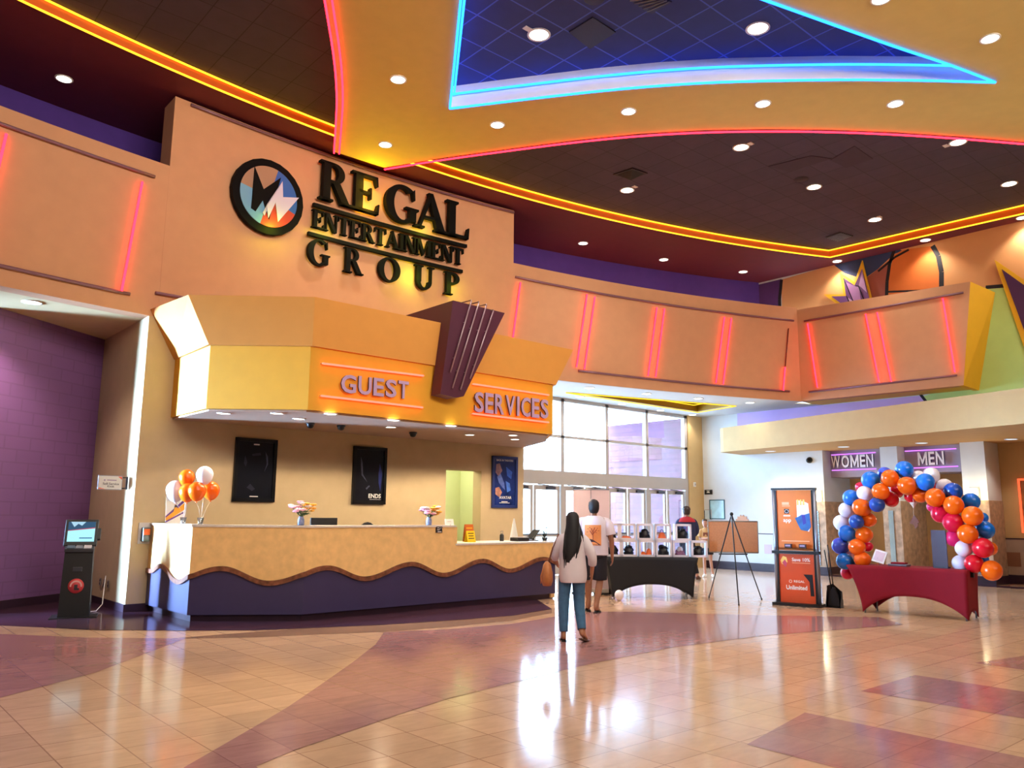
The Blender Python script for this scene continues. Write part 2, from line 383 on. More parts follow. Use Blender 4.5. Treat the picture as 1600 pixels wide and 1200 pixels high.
# purple block wall under the left soffit, purple back wall over the band
p0, p1 = V((2.013, 14.786, 0)), V((3.95, 16.24, 0)); dr = (p1-p0).normalized(); nn = V((-dr.y, dr.x, 0))
q0 = p0-dr*.05
w = MB(); w.plan([q0, p1, p1+nn*.2, q0+nn*.2], 0, ZB)
struct(w.done('wall_left', M_block))
w = MB(); w.prism([q0-nn*.02+V((0, 0, 0)), p1-nn*.02, p1-nn*.02+V((0, 0, .14)), q0-nn*.02+V((0, 0, .14))], nn*.02)
struct(w.done('baseboard_left', M_trimdark))
w = MB(); arcwall(w, -8, 21.58, ZT-.25, ZC, R=32.9, th=.2, n=50)
struct(w.done('wall_back_upper', M_purple))
# pillar base trim
w = MB()
w.prism([(3.93, arc_y(3.94)-.012, 0), (3.93, 16.2, 0), (3.93, 16.2, .12), (3.93, arc_y(3.94)-.012, .12)], (-.012, 0, 0))
w.plan([(3.918, arc_y(3.94)-.014), (4.34, arc_y(4.34)-.014), (4.34, arc_y(4.34)), (3.918, arc_y(3.94))], 0, .12)
struct(w.done('baseboard_front', M_trimdark))

# second straight run of the band, along the restroom side
A2, B2 = V((20.5, 11.49, 0)), V((20.74, 7.36, 0))
B3 = V((21.62, 7.38, 0))
w = MB()
nB2 = (B2-A2).cross(V((0, 0, 1))).normalized()
tR = at_pl(1516, 440, A2, nB2); tA = V((A2.x, A2.y, ZT-.06))
w.prism([V((A2.x, A2.y, ZB)), V((B2.x, B2.y, ZB)), tR, tA], (.25, 0, 0))
struct(w.done('wall_restroom_upper', M_orange))
w = MB()
w.prism([V((B2.x+.002, B2.y-.004, ZB)), at_x(1530, 610, XR), at_x(1555, 457, XR), tR+V((.002, -.004, 0))], (.03, .12, 0))
struct(w.done('trim_2', mat('band_end_yellow_paint', '#f0b828', .7, var=.02)))
w = MB()
w.plan([A2+V((.2, 0, 0)), B2+V((.2, 0, 0)), B3, V((21.6, 11.6, 0))], ZB+.001, ZB+.1)
struct(w.done('ceiling_restroom_soffit', mat('lemon_soffit_paint', '#e8c04e', .7, var=.02)))

# entrance ceiling with its triangular neon recess
tri = [at_z(x, y, ZB+.001) for x, y in ((884, 612), (1150, 633), (1090, 643))]
tri_in = [at_z(x, y, ZB+.001) for x, y in ((905, 616), (1128, 634.5), (1086, 640))]
w = MB()
fill_poly(arc_pts(11.5, 20.55, RR+.02, 20)+[A2+V((.25, .3, 0)), V((21.6, 11.4, 0)), V((21.6, YW+.1, 0)), V((11.5, YW+.1, 0))], [tri], ZB+.001, w)
ob = struct(w.done('ceiling_entrance', M_offwhite)); so = ob.modifiers.new('solid', 'SOLIDIFY'); so.thickness = .02; so.offset = 0
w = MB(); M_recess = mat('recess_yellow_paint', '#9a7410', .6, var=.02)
for i in range(3):
    a, b = tri[i], tri[(i+1) % 3]; w.face([a, b, b+V((0, 0, .28)), a+V((0, 0, .28))])
w.face([t+V((0, 0, .28)) for t in tri])
struct(w.done('ceiling_entrance_recess', M_recess))

# ------------------------------------------------------------------ high ceiling
RN = 30.15
soff = MB()
inner = arc_pts(-8, 20.87, RN, 50)+[(21.12, 5.86), (21.25, -12)]
outer = arc_pts(-8, 21.75, 33.05, 50)+[(21.75, -12)]
soff.face([(p[0], p[1], ZS) for p in inner+outer[::-1]])
for a, b in zip(inner, inner[1:]): soff.face([(*a, ZS), (*b, ZS), (*b, ZC), (*a, ZC)], 1)
struct(soff.done('ceiling_soffit', [M_maroon, M_orangef], recalc=False))
T_ceil = tilemat('dark_ceiling_tile', '#43394c', .61, (.1, .2), '#241e2c', .8, .12, .012, rot=0.0)
T_blue = tilemat('blue_ceiling_tile', '#2b3674', .61, (.1, .2), '#4a60c0', .8, .1, .02, rot=0.0)
redL = [(x, y) for x, y in ((508, 0), (523, 90), (527, 150), (525, 190), (522, 237))]
bl = [at_z(x, y, ZK) for x, y in redL]; br = [at_z(x, y, ZK) for x, y in ((600, 262), (690, 247), (800, 232), (900, 219), (1000, 209), (1100, 203.5), (1200, 202), (1300, 203), (1400, 207), (1500, 213.5), (1600, 222))]
tb = [at_z(x, y, ZK) for x, y in ((703, 168), (800, 156), (930, 141), (1030, 132), (1130, 126), (1300, 122.5), (1430, 123.5), (1555, 127))]
tr = [at_z(x, y, ZK) for x, y in ((1480, 98), (1400, 72), (1300, 36), (1200, 0))]
tip = at_z(703, 168, ZK); tl = [at_z(720, 0, ZK)]; far = V((4.4, 5.6, ZK)); fr = tr[-1]+(tr[-1]-tr[-2])*.7
hole = tb+tr+[fr, far]+tl
w = MB()
bulk = bl+br+[V((19.5, 2.6, ZK)), V((19.5, -1.0, ZK)), V((11, -1, ZK)), V((3.0, 3.0, ZK)), V((3.2, 6.6, ZK))]
fill_poly(bulk, [hole], ZK, w)
for P in (bulk, hole):
    for i in range(len(P)):
        a, b = P[i], P[(i+1) % len(P)]; w.face([a, b, (b.x, b.y, ZC), (a.x, a.y, ZC)], 0 if P is bulk else 1)
struct(w.done('ceiling_bulkhead', [M_yellow, M_white]))
w = MB(); w.face([(p.x, p.y, ZC-.004) for p in hole]); struct(w.done('ceiling_recess', T_blue))
w = MB(); w.plan([(-16, -16), (23.5, -16), (23.5, 17), (-16, 17)], ZC, ZC+.1); struct(w.done('ceiling', T_ceil))
# walls of the hall behind the viewer
M_far = mat('lobby_wall_paint', '#b98a62', .75, var=.03)
for nm, P in (('wall_side_exit', [(-16, 16.9), (12.2, 16.9), (12.2, 17.1), (-16, 17.1)]), ('wall_service', [(21.7, 15.75), (23.6, 15.75), (23.6, 15.9), (21.7, 15.9)]), ('wall_far', [(23.4, -16), (23.6, -16), (23.6, 15.9), (23.4, 15.9)]), ('wall_rear', [(-16, -16), (23.5, -16), (23.5, -15.8), (-16, -15.8)]), ('wall_side', [(-16, -16), (-15.8, -16), (-15.8, 17), (-16, 17)])):
    w = MB(); w.plan(P, 0, ZC); struct(w.done(nm, M_far))

# ------------------------------------------------------------------ restroom wall
zH = 3.44
w = MB()
w.plan([(XR, 12.02), (XR+.2, 12.02), (XR+.2, YW+.1), (XR, YW+.1)], 0, zH)
w.plan([(XR, -14), (XR+.2, -14), (XR+.2, YW+.1), (XR, YW+.1)], zH, ZS)
def pier(y0, y1, top=zH, m=0):
    w.plan([(XR-.02, y0), (XR+1.6, y0), (XR+1.6, y1), (XR-.02, y1)], 2.0, top, m)
    w.plan([(XR-.035, y0-.012), (XR+1.6, y0-.012), (XR+1.6, y1+.012), (XR-.035, y1+.012)], 0, 2.0, 1)
pier(11.49, 12.02); pier(9.41, 9.86); pier(7.31, 7.86)
struct(w.done('wall_right', [M_offwhite, mat('beige_marble', '#b79a80', .3, var=.3, scale=7)]))
w = MB()      # lowered headers over the two openings, passage walls behind them
w.plan([(XR+.42, 9.86), (XR+1.6, 9.86), (XR+1.6, 11.49), (XR+.42, 11.49)], 2.68, zH)
w.plan([(XR+.42, 7.86), (XR+1.6, 7.86), (XR+1.6, 9.41), (XR+.42, 9.41)], 2.74, zH)
struct(w.done('wall_restroom_header', mat('grey_lilac_paint', '#a59ba4', .75, var=.02)))
w = MB()
w.plan([(XR+1.5, 5.5), (XR+1.7, 5.5), (XR+1.7, 12), (XR+1.5, 12)], 0, zH)
w.plan([(XR+.9, -14), (XR+1.0, -14), (XR+1.0, 7.35), (XR+.9, 7.35)], 0, zH)
struct(w.done('wall_restroom', M_cream))
w = MB()
w.plan([(XR+.87, -14), (XR+.9, -14), (XR+.9, 7.3), (XR+.87, 7.3)], .14, 1.07)
struct(w.done('trim_3', mat('wainscot_laminate', '#b09a88', .4, var=.1, scale=3)))
w = MB()
w.plan([(XR+.86, -14), (XR+.9, -14), (XR+.9, 7.3), (XR+.86, 7.3)], 1.07, 1.10)
w.plan([(XR-.01, 12.05), (XR, 12.05), (XR, YW), (XR-.01, YW)], 1.05, 1.075)
struct(w.done('trim_4', M_trimdark))
w = MB()
w.plan([(XR+.85, -14), (XR+.9, -14), (XR+.9, 7.3), (XR+.85, 7.3)], 0, .22)
w.plan([(XR-.015, 12.03), (XR, 12.03), (XR, YW), (XR-.015, YW)], 0, .2)
for y0, y1 in ((11.49, 12.02), (9.41, 9.86), (7.31, 7.86)): w.plan([(XR-.05, y0-.03), (XR+1.5, y0-.03), (XR+1.5, y1+.03), (XR-.05, y1+.03)], 0, .2)
struct(w.done('baseboard_right', M_trimdark))
# cream beam over the restrooms
w = MB()
bq = [V((20.24, 13.9, 0)), V((18.1, 5.38, 0)), V((15.6, -4.5, 0))]
bk = [V((XR+1.7, -4.5, 0)), V((XR+1.7, 14.12, 0))]
for i in range(5): pass
edge = [V((XR, 14.13, 0)), V((20.42, 14.02, 0)), V((20.29, 13.97, 0)), V((20.22, 13.82, 0))]
w.plan(edge+bq[1:]+[V((XR+1.7, -4.5, 0)), V((XR+1.7, 12.0, 0)), V((XR, 12.0, 0))], 3.43, 4.14)
struct(w.done('trim_5', mat('beam_tan_paint', '#bb9762', .75, var=.03)))

# mural painted on the upper restroom wall
M_mur = [mat('mural_peach', '#dfa066', .75, var=.06, scale=1), mat('mural_orange', '#d9722c', .7, var=.12, scale=1), mat('mural_navy', '#33416c', .75, var=.1, scale=1),
         mat('mural_line', '#151018', .7, var=0), mat('mural_green', '#c2e68e', .75, var=.08, scale=1), mat('mural_lavender', '#d2b4f2', .75, var=.05, scale=1), mat('mural_rust', '#a0584a', .75, var=.1, scale=1),
         mat('mural_purple', '#54306e', .75, var=.05)]
w = MB()
def mur(P, m, d=.004): w.face([at_x(x, y, XR-d) for x, y in P], m)
def mline(P, wd, m=3):      # painted contour of even width
    pts = [at_x(x, y, XR-.010) for x, y in P]
    for a, b in zip(pts, pts[1:]):
        t = (b-a).normalized(); s = V((0, -t.z, t.y))*wd/2; w.face([a+s, b+s, b-s, a-s], m)
mur([(1221, 437), (1300, 414), (1600, 338), (1600, 520), (1530, 520), (1520, 480), (1400, 490), (1222, 500)], 0)
mur([(1176, 447), (1221, 436), (1218, 470), (1219, 500), (1176, 505)], 7)
mur([(1303, 414), (1320, 427), (1350, 436), (1372, 420), (1397, 397), (1410, 392), (1400, 386)], 2, .006)
mur([(1350, 437), (1372, 420), (1393, 404), (1386, 440), (1384, 480), (1350, 490)], 6, .006)
mur([(1397, 398), (1412, 390), (1457, 384), (1466, 400), (1471, 425), (1470, 450), (1384, 470), (1386, 440)], 1, .008)
mline([(1398, 388), (1390, 412), (1386, 440), (1385, 470)], .09); mline([(1457, 384), (1466, 400), (1471, 425), (1471, 452)], .12); mline([(1372, 424), (1398, 402), (1420, 390)], .06)
mline([(1221, 437), (1218, 468), (1219, 500)], .1); mline([(1384, 456), (1440, 454)], .05); mline([(1540, 449), (1600, 444)], .09)
ye_, ze_ = at_x(1600, 520, XR).y-.02, at_x(1600, 446, XR).z
w.face([(XR-.002, ye_, ZS), (XR-.002, -9, ZS), (XR-.002, -9, ze_-.3), (XR-.002, ye_, ze_-.3)], 0); w.face([(XR-.0055, ye_+.1, ze_), (XR-.0055, -9, ze_), (XR-.0055, -9, 4.0), (XR-.0055, ye_+.1, 4.0)], 4)
mur([(1530, 450), (1600, 446), (1600, 640), (1470, 655), (1440, 620), (1500, 600)], 4, .007)
mur([(1152, 646), (1441, 618), (1472, 652), (1300, 672), (1152, 674)], 5)
mline([(1438, 616), (1452, 634), (1470, 648)], .07, 3)
struct(w.done('wall_mural', M_mur))

# ------------------------------------------------------------------ entrance glazing
xm = [13.98, 15.35, 17.13, 18.9, 20.78]      # mullion lines
w = MB()
def bar(x0, x1, z0, z1, d=.12): w.box(((x0+x1)/2, YW, (z0+z1)/2), (x1-x0, d, z1-z0))
for x in xm[1:4]: bar(x-.06, x+.06, 0, 4.7)
bar(12.2, 12.32, 0, 4.7); bar(xm[4]-.06, xm[4]+.1, 0, 4.7)
bar(12.2, 20.9, 4.62, 4.73); bar(12.2, 20.9, 3.62, 3.69); bar(12.2, 20.9, 2.36, 2.72, .14)
struct(w.done('window_1', M_alu))
edges = [12.26]+xm[1:]
for k in range(4):
    for z0, z1 in ((2.72, 3.62), (3.69, 4.62)):
        w = MB(); w.box(((edges[k]+edges[k+1])/2, YW, (z0+z1)/2), (edges[k+1]-edges[k]-.12, .012, z1-z0)); struct(w.done('window_%d' % (2+k*2+(z0 > 3)), M_glass))
M_pull = mat('door_pull_metal', '#55555e', .35, metal=.8, var=0)
n = 0
leaves = [(13.35, 14.3), (14.33, 15.27), (15.43, 16.22), (16.26, 17.05), (17.21, 17.99), (18.03, 18.82), (18.98, 19.80), (19.84, 20.70)]
for x0, x1 in leaves:
    n += 1; w = MB(); zt = 2.33
    w.box((x0+.045, YW, zt/2+.01), (.09, .05, zt-.02)); w.box((x1-.045, YW, zt/2+.01), (.09, .05, zt-.02))
    w.box(((x0+x1)/2, YW, zt-.06), (x1-x0-.18, .05, .12)); w.box(((x0+x1)/2, YW, .14), (x1-x0-.18, .05, .26)); w.box(((x0+x1)/2, YW, 1.02), (x1-x0-.18, .05, .07))
    o = struct(w.done('door_%d' % n, M_alu))
    g = MB(); g.box(((x0+x1)/2, YW, 1.28), (x1-x0-.18, .01, 2.0)); g.done('glass_pane', M_glass, o)
    g = MB(); g.box(((x0+x1)/2+.1, YW-.07, zt-.07), (.30, .07, .07)); g.tube([((x0+x1)/2+.15, YW-.09, zt-.02), ((x0+x1)/2-.15, YW-.16, zt+.0), (x0+.1, YW-.06, zt+.02)], .012); g.done('door_closer', M_pull, o)
    g = MB(); g.tube([(x0+.1, YW-.06, 1.06), (x1-.1, YW-.06, 1.06)], .018); g.done('push_bar', M_pull, o)
w = MB()      # cream returns either side of the glazing
w.plan([(20.86, YW-.1), (XR+.02, YW-.1), (XR+.02, YW+.15), (20.86, YW+.15)], 0, ZB)
struct(w.done('wall_entrance', M_cream))

# outside: pavement, block wall, porch roof, pale building across the drive
w = MB(); w.plan([(2, YW+.12), (60, YW+.12), (60, 60), (2, 60)], -.14, -.02); struct(w.done('pavement', mat('pale_concrete', '#d9d4cc', .8, var=.05)))
w = MB(); w.plan([(21.3, 15.95), (21.7, 15.95), (21.7, 19.5), (21.3, 19.5)], -.02, 4.70); struct(w.done('wall_exterior', brickmat('exterior_block', '#7a5060', '#6e4858', '#543844', 1.0, 'Y', .85, .4, .2, .2)))
w = MB(); w.plan([(14, 16.0), (24, 16.0), (24, 19.5), (14, 19.5)], 5.3, 5.5); struct(w.done('porch_roof', M_white))

w = MB(); far_y = 46
xa, xb = at_y(790, 760, far_y).x, at_y(1010, 760, far_y).x
w.plan([(xa-10, far_y), (xb+12, far_y), (xb+12, far_y+6), (xa-10, far_y+6)], -.1, 6.5)
eb = w.done('far_building', mat('far_white_stucco', '#e4ddd2', .8, var=.03), label='pale building across the drive seen through the door glass', cat='building')
for px, py, ww, hh in ((847, 790, .9, .75), (862, 788, .5, .5)):
    c = at_y(px, py, far_y-.03); g = MB(); g.box(c, (ww, .06, hh)); g.done('window_pane', mat('teal_glass', '#4a8a86', .2, var=0), eb)

w = MB(); w.plan([(.4, 13.05), (.5, 13.05), (.5, 14.25), (.4, 14.25)], 0, ZB); struct(w.done('side_beam_blocker', M_beige))  # unseen slab added to keep the side daylight from crossing the hall
# ------------------------------------------------------------------ canopy over the counter (two tiers)
CA, CB, CD = V((4.37, 12.08, 0)), V((5.58, 11.09, 0)), V((10.80, 11.18, 0))
zC0, zC1, zC2 = 3.09, 4.06, 4.83
def up(p, z): return V((p[0], p[1], z))
WL = V((4.41, 13.74, 0)); WR = V((12.24, 13.73, 0))
can = thing('canopy', 'two-tiered yellow canopy projecting over the guest services counter', 'canopy', (7.5, 12.4, zC0))
o_ = .05
w = MB()
A_, B_, D_ = CA+V((o_, o_*1.2, 0)), CB+V((0, o_, 0)), CD+V((-.02, o_, 0))
rw = [D_+V((.75, .98, 0)), WR]
w.plan([A_, B_, D_]+rw+[WL+V((.02, 0, 0))], zC0, zC1+.02)
w.done('fascia_lower', M_canopy, can)
w = MB()
nF1 = (CB-CA).cross(V((0, 0, 1))); top = [at_pl(294, 464, CA, nF1)]
topA = V((top[0].x, top[0].y, zC2)); topD = CD+V((.52, .02, zC2))
lo_ = [up(CA, zC1), up(CB, zC1), up(CD+V((.02, 0, 0)), zC1), up(WR, zC1), up(WL, zC1)]
hi_ = [topA, up(CB, zC2), topD, up(WR, zC2), V((3.95, arc_y(3.95)-.01, zC2))]
w.loft([lo_, hi_], smooth=False)
w.done('fascia_upper', M_canopy2, can)
w = MB(); w.plan([A_+V((.06, .06, 0)), B_+V((.02, .08, 0)), D_+V((-.06, .08, 0))]+rw+[WL+V((.05, 0, 0))], zC0-.03, zC0-.002); w.done('canopy_ceiling', mat('canopy_ceiling_paint', '#a88a74', .8, var=.04), can)

# maroon wedge with four metal rods
wd = thing('wedge_sign', 'dark maroon wedge with four thin metal rods between the two neon words', 'decoration', (8.3, 11.0, 4.3))
yF = 10.85
w = MB()
fr_ = [V((8.04, yF, 5.18)), V((9.21, yF, 5.16)), V((8.31, yF, 3.54)), V((8.16, yF, 3.50)), V((7.82, yF, 3.53))]
w.prism(fr_, (0, .27, 0)); 
w.prism([V((8.04, yF+.02, 5.18)), V((9.2, yF+.02, 5.16)), V((9.02, yF+.02, 4.84)), V((8.0, yF+.02, 4.84))], (0, 1.5, 0))
w.done('wedge_body', mat('maroon_panel', '#4a1830', .5, var=.05), wd)
for (x0, z0), (x1, z1) in (((8.40, 5.22), (7.98, 3.91)), ((8.57, 5.22), (8.03, 3.645)), ((8.74, 5.21), (8.20, 3.64)), ((8.90, 5.13), (8.40, 3.85))):
    w = MB(); w.tube([(x0-.02, yF+.5, z0+.03), (x0, yF-.045, z0+.02), (x0, yF-.05, z0), (x1, yF-.05, z1)], .013)
    for t in (.3, .8): w.tube([(x0+(x1-x0)*t, yF-.05, z0+(z1-z0)*t), (x0+(x1-x0)*t, yF, z0+(z1-z0)*t)], .008)
    w.done('rod', mat('rod_metal', '#b09aa2', .35, metal=.7, var=0), wd)

# ------------------------------------------------------------------ signs
ySign = lambda x: arc_y(x)
def ngon_ring(cx, cy, ro, ri, a0=0, a1=2*PI, n=28, ry=1.0, riy=None):
    """ring sector with separate vertical radii"""
    out = [(cx+ro*math.cos(a0+(a1-a0)*i/n), cy+ro*ry*math.sin(a0+(a1-a0)*i/n)) for i in range(n+1)]
    inn = [(cx+ri*math.cos(a0+(a1-a0)*i/n), cy+(riy or ri*ry)*math.sin(a0+(a1-a0)*i/n)) for i in range(n+1)]
    return [[out[i], out[i+1], inn[i+1], inn[i]] for i in range(n)]
def rect(a, b, c, d): return [(a, c), (b, c), (b, d), (a, d)]
SF = .055
def stem(x, w, s=.10, y0=0, y1=1): return [rect(x, x+w, y0, y1), rect(x-s, x+w+s, y0, y0+SF), rect(x-s, x+w+s, y1-SF, y1)]
def arm(x, l, y, d, h=.2): return [rect(x, x+l, y-.035, y+.035), [(x+l-.1, y-.035 if d > 0 else y+.035), (x+l, y-.035 if d > 0 else y+.035), (x+l+.02, y+d*h), (x+l-.02, y+d*h)]]
TK, TN = .22, .075     # thick and thin strokes
def glyph(c):
    if c in 'RP':
        P = stem(.1, TK)
        P += ngon_ring(.42, .735, .33, .14, -PI/2, PI/2, 16, .265/.33, .19) + [rect(.3, .43, .93, 1), rect(.3, .43, .47, .55)]
        if c == 'R': P += [[(.38, .5), (.62, .5), (.95, .0), (.70, .0)], rect(.68, 1.02, 0, SF)]
        return P, (1.0 if c == 'R' else .82)
    if c == 'E': return stem(.1, TK) + arm(.2, .55, .965, -1, .22) + arm(.2, .60, .035, 1, .24) + [rect(.2, .58, .475, .545), rect(.53, .58, .36, .66)], .86
    if c == 'L': return stem(.1, TK) + arm(.2, .60, .035, 1, .28), .84
    if c == 'I': return stem(.1, TK), .42
    if c == 'T': return stem(.34, TK, .1, 0, 1)[:2] + [rect(.04, .86, .93, 1), [(.04, .95), (.11, .95), (.06, .72), (.02, .72)], [(.79, .95), (.86, .95), (.88, .72), (.84, .72)]], .90
    if c == 'A': return [[(.10, 0), (.18, 0), (.52, .93), (.46, 1.02)], [(.40, 1.02), (.54, 1.02), (.96, 0), (.70, 0)], rect(.25, .74, .29, .36), rect(-.01, .30, 0, SF), rect(.62, 1.04, 0, SF)], 1.02
    if c == 'N': return [rect(.10, .10+TN, 0, 1), rect(.80, .80+TN, 0, 1), [(.06, 1), (.32, 1), (.875, 0), (.66, 0)], rect(0, .28, 0, SF), rect(-.01, .2, 1-SF, 1), rect(.68, .98, 1-SF, 1)], .98
    if c == 'M': return [rect(.10, .10+TN, 0, 1), rect(.92, .92+TK, 0, 1), [(.06, 1), (.33, 1), (.67, .2), (.56, 0)], [(.56, 0), (.64, .12), (.95, 1), (1.0, 1), (.95, .78)], rect(0, .28, 0, SF), rect(-.01, .2, 1-SF, 1), rect(.82, 1.24, 0, SF), rect(.94, 1.24, 1-SF, 1)], 1.24
    if c == 'O': return ngon_ring(.5, .5, .5, .26, 0, 2*PI, 32, 1.03, .44), 1.0
    if c == 'U': return [rect(.1, .1+TK, .3, 1), rect(.78, .78+TN, .3, 1), rect(0, .42, 1-SF, 1), rect(.68, .98, 1-SF, 1)] + ngon_ring(.477, .34, .377, .19, PI, 2*PI, 18, .36/.377, .27) , .96
    if c == 'G': return ngon_ring(.52, .5, .52, .27, math.radians(52), math.radians(310), 28, 1.0, .44) + [rect(.74, .94, .08, .42), rect(.62, 1.02, .40, .455), [(.80, .90), (.88, .98), (.90, .68), (.86, .68)]], 1.02
def letters(word, spans, z0, z1, par, m, dep=.09, stand=.05):
    for c, (a, b) in zip(word, spans):
        P, wd_ = glyph(c); xm_ = (a+b)/2; s = (b-a)/wd_; y = arc_y(xm_); n_ = arc_n((xm_, y)); t_ = V((-n_.y, n_.x, 0)); t_ = t_ if t_.x > 0 else -t_
        o0 = V((xm_, y, 0))+n_*stand; w = MB()
        for q in P:
            w.prism([o0+t_*((x*s+a)-xm_)+V((0, 0, z0+yy*(z1-z0))) for x, yy in q], n_*dep)
        w.done('letter', m, par)
M_ink = mat('black_letter_enamel', '#050507', .7, var=0, spec=.15)
def even(word, a, b, gap):
    ws = [glyph(c)[1] for c in word]; tot = sum(ws); k = (b-a-gap*(len(word)-1))/tot; out = []; x = a
    for q in ws: out.append((x, x+q*k)); x += q*k+gap
    return out
sg = thing('wall_sign', 'large black raised serif lettering in three lines on the tall orange wall', 'sign', (8.5, arc_y(8.5), 7.3))
letters('REGAL', [(6.90, 7.62), (7.62, 8.30), (8.42, 9.24), (9.16, 9.98), (9.96, 10.58)], 7.60, 8.40, sg, M_ink, .12, .10)
letters('ENTERTAINMENT', even('ENTERTAINMENT', 6.80, 10.47, -.01), 7.0, 7.36, sg, M_ink, .09, .08)
letters('GROUP', [(6.74, 7.22), (7.54, 7.98), (8.34, 8.86), (9.22, 9.70), (9.98, 10.40)], 6.27, 6.78, sg, M_ink, .09, .08)
for a, b, z in ((6.82, 10.54, 7.46), (6.74, 10.44, 6.855)):
    w = MB(); p = arc_pts(a, b, RR-.16, 12); q = arc_pts(a, b, RR-.08, 12); w.plan(p+q[::-1], z-.035, z+.035); w.done('rule', M_ink, sg)
# assumed coloured lamps without fixtures, close to the lettering, that wash the wall yellow-green
for x, z, pw, col in ((8.0, 7.75, 9, (1, .62, .02)), (8.0, 8.2, 8, (1, .62, .02)), (6.0, 6.75, 5, (.80, 1.0, .04)), (9.2, 6.5, 7, (.80, 1.0, .04)), (9.4, 7.5, 6, (.9, .9, .05)), (7.1, 6.95, 4, (.80, 1.0, .04)), (10.2, 6.45, 4, (.80, 1.0, .04)), (8.4, 7.15, 4, (.85, .9, .05))):
    l = bpy.data.lights.new('assumed_sign_glow', 'POINT'); l.energy = pw*1.9; l.color = col; l.shadow_soft_size = .12
    o = bpy.data.objects.new('assumed_sign_glow', l); COL.objects.link(o); o.location = (x, arc_y(x)-.33, z)
# round emblem
lg = thing('emblem_sign', 'round black-rimmed emblem with a black and white jagged crown', 'sign', (5.87, arc_y(5.87), 7.33))
cx0 = 5.87; n_ = arc_n((cx0, arc_y(cx0))); t_ = V((-n_.y, n_.x, 0)); t_ = t_ if t_.x > 0 else -t_
def EM(u, v, d): return V((cx0, arc_y(cx0), 7.33))+t_*u*.72+V((0, 0, v*.72))+n_*d
def disc(r0, a0, a1, n=24): return [(r0*math.cos(math.radians(a0+(a1-a0)*i/n)), r0*math.sin(math.radians(a0+(a1-a0)*i/n))) for i in range(n+1)]
w = MB(); w.prism([EM(u, v, .06) for u, v in disc(1, 0, 360)[:-1]], n_*.10); w.done('rim', M_ink, lg)
for a0, a1, c in ((75, 170, '#a5836a'), (-20, 75, '#2660b4'), (255, 340, '#b8402e'), (170, 255, '#6fa6cc')):
    w = MB(); w.prism([EM(0, 0, .162)]+[EM(u, v, .162) for u, v in disc(.80, a0, a1)], n_*.012); w.done('colour_field', mat('emblem_'+c[1:], c, .45, var=0), lg)
w = MB(); w.prism([EM(u, v, .175) for u, v in ((-.48, -.45), (-.46, .66), (-.18, .14), (.28, .60), (.02, -.62), (-.18, -.15), (-.36, -.50))], n_*.02); w.done('crown_half', M_ink, lg)
w = MB(); w.prism([EM(u, v, .197) for u, v in ((-.18, -.50), (.32, .50), (.36, .08), (.82, .20), (.26, -.62), (.16, -.12), (-.02, -.60), (-.08, -.25), (-.12, -.56))], n_*.015); w.done('crown_half', mat('emblem_white', '#cfc6e6', .45, var=0), lg)

# GUEST SERVICES in flat mauve letters on the lower tier
M_let = mat('mauve_letter_face', '#b59ac0', .4, var=0); M_side = mat('letter_return', '#3a3444', .5, var=0)
def yC(x): return 11.085+.0172*(x-5.58)+o_
for word, xa, xb, z0, z1, lb in (('GUEST', 6.06, 7.36, 3.41, 3.70, 'raised mauve letters reading GUEST on the yellow canopy'), ('SERVICES', 8.74, 10.60, 3.355, 3.72, 'raised mauve letters reading SERVICES on the yellow canopy')):
    s_ = thing('letter_sign', lb, 'sign', ((xa+xb)/2, yC(xa), 3.5))
    widths = {'G': .84, 'U': .76, 'E': .62, 'S': .66, 'T': .64, 'R': .70, 'V': .74, 'I': .32, 'C': .74}
    tot = sum(widths[c] for c in word); x = xa
    for c in word:
        ww = widths[c]/tot*(xb-xa)
        w = MB(); w.text(c, (x+ww/2, yC(x)-.05, (z0+z1)/2+.02*(x-(xa+xb)/2)), (1, .017, 0), (0, 0, 1), .4, .03, 0, bold=.02, fit=(ww*(.5 if c == 'I' else .86), z1-z0), mside=1)
        w.done('letter', [M_let, M_side], s_); x += ww
def neon(name, pts, m, label, group=None, r=.016, caps=True, back=None):
    t = thing('neon_tube', label, 'neon light', pts[len(pts)//2], group)
    w = MB(); w.tube(pts, r); w.done('glass_tube', m, t)
    if back is not None:      # stand-off clips
        for q in (pts[0], pts[-1]):
            w = MB(); w.tube([V(q), V(q)+V(back)*.98], .007, 6); w.done('standoff', M_white, t)
    return t
for xa, xb, za, zb, lb in ((5.76, 7.65, 3.81, 3.85, 'orange-red neon line above the letters GUEST'), (5.76, 7.65, 3.31, 3.31, 'orange-red neon line below the letters GUEST'),
                           (8.74, 10.61, 3.835, 3.835, 'orange-red neon line above the letters SERVICES'), (8.74, 10.61, 3.305, 3.305, 'orange-red neon line below the letters SERVICES')):
    neon('n', [(xa, yC(xa)-.06, za), (xb, yC(xb)-.06, zb)], M_norange, lb, 'orange-red neon lines on the canopy', back=(0, .06, 0))

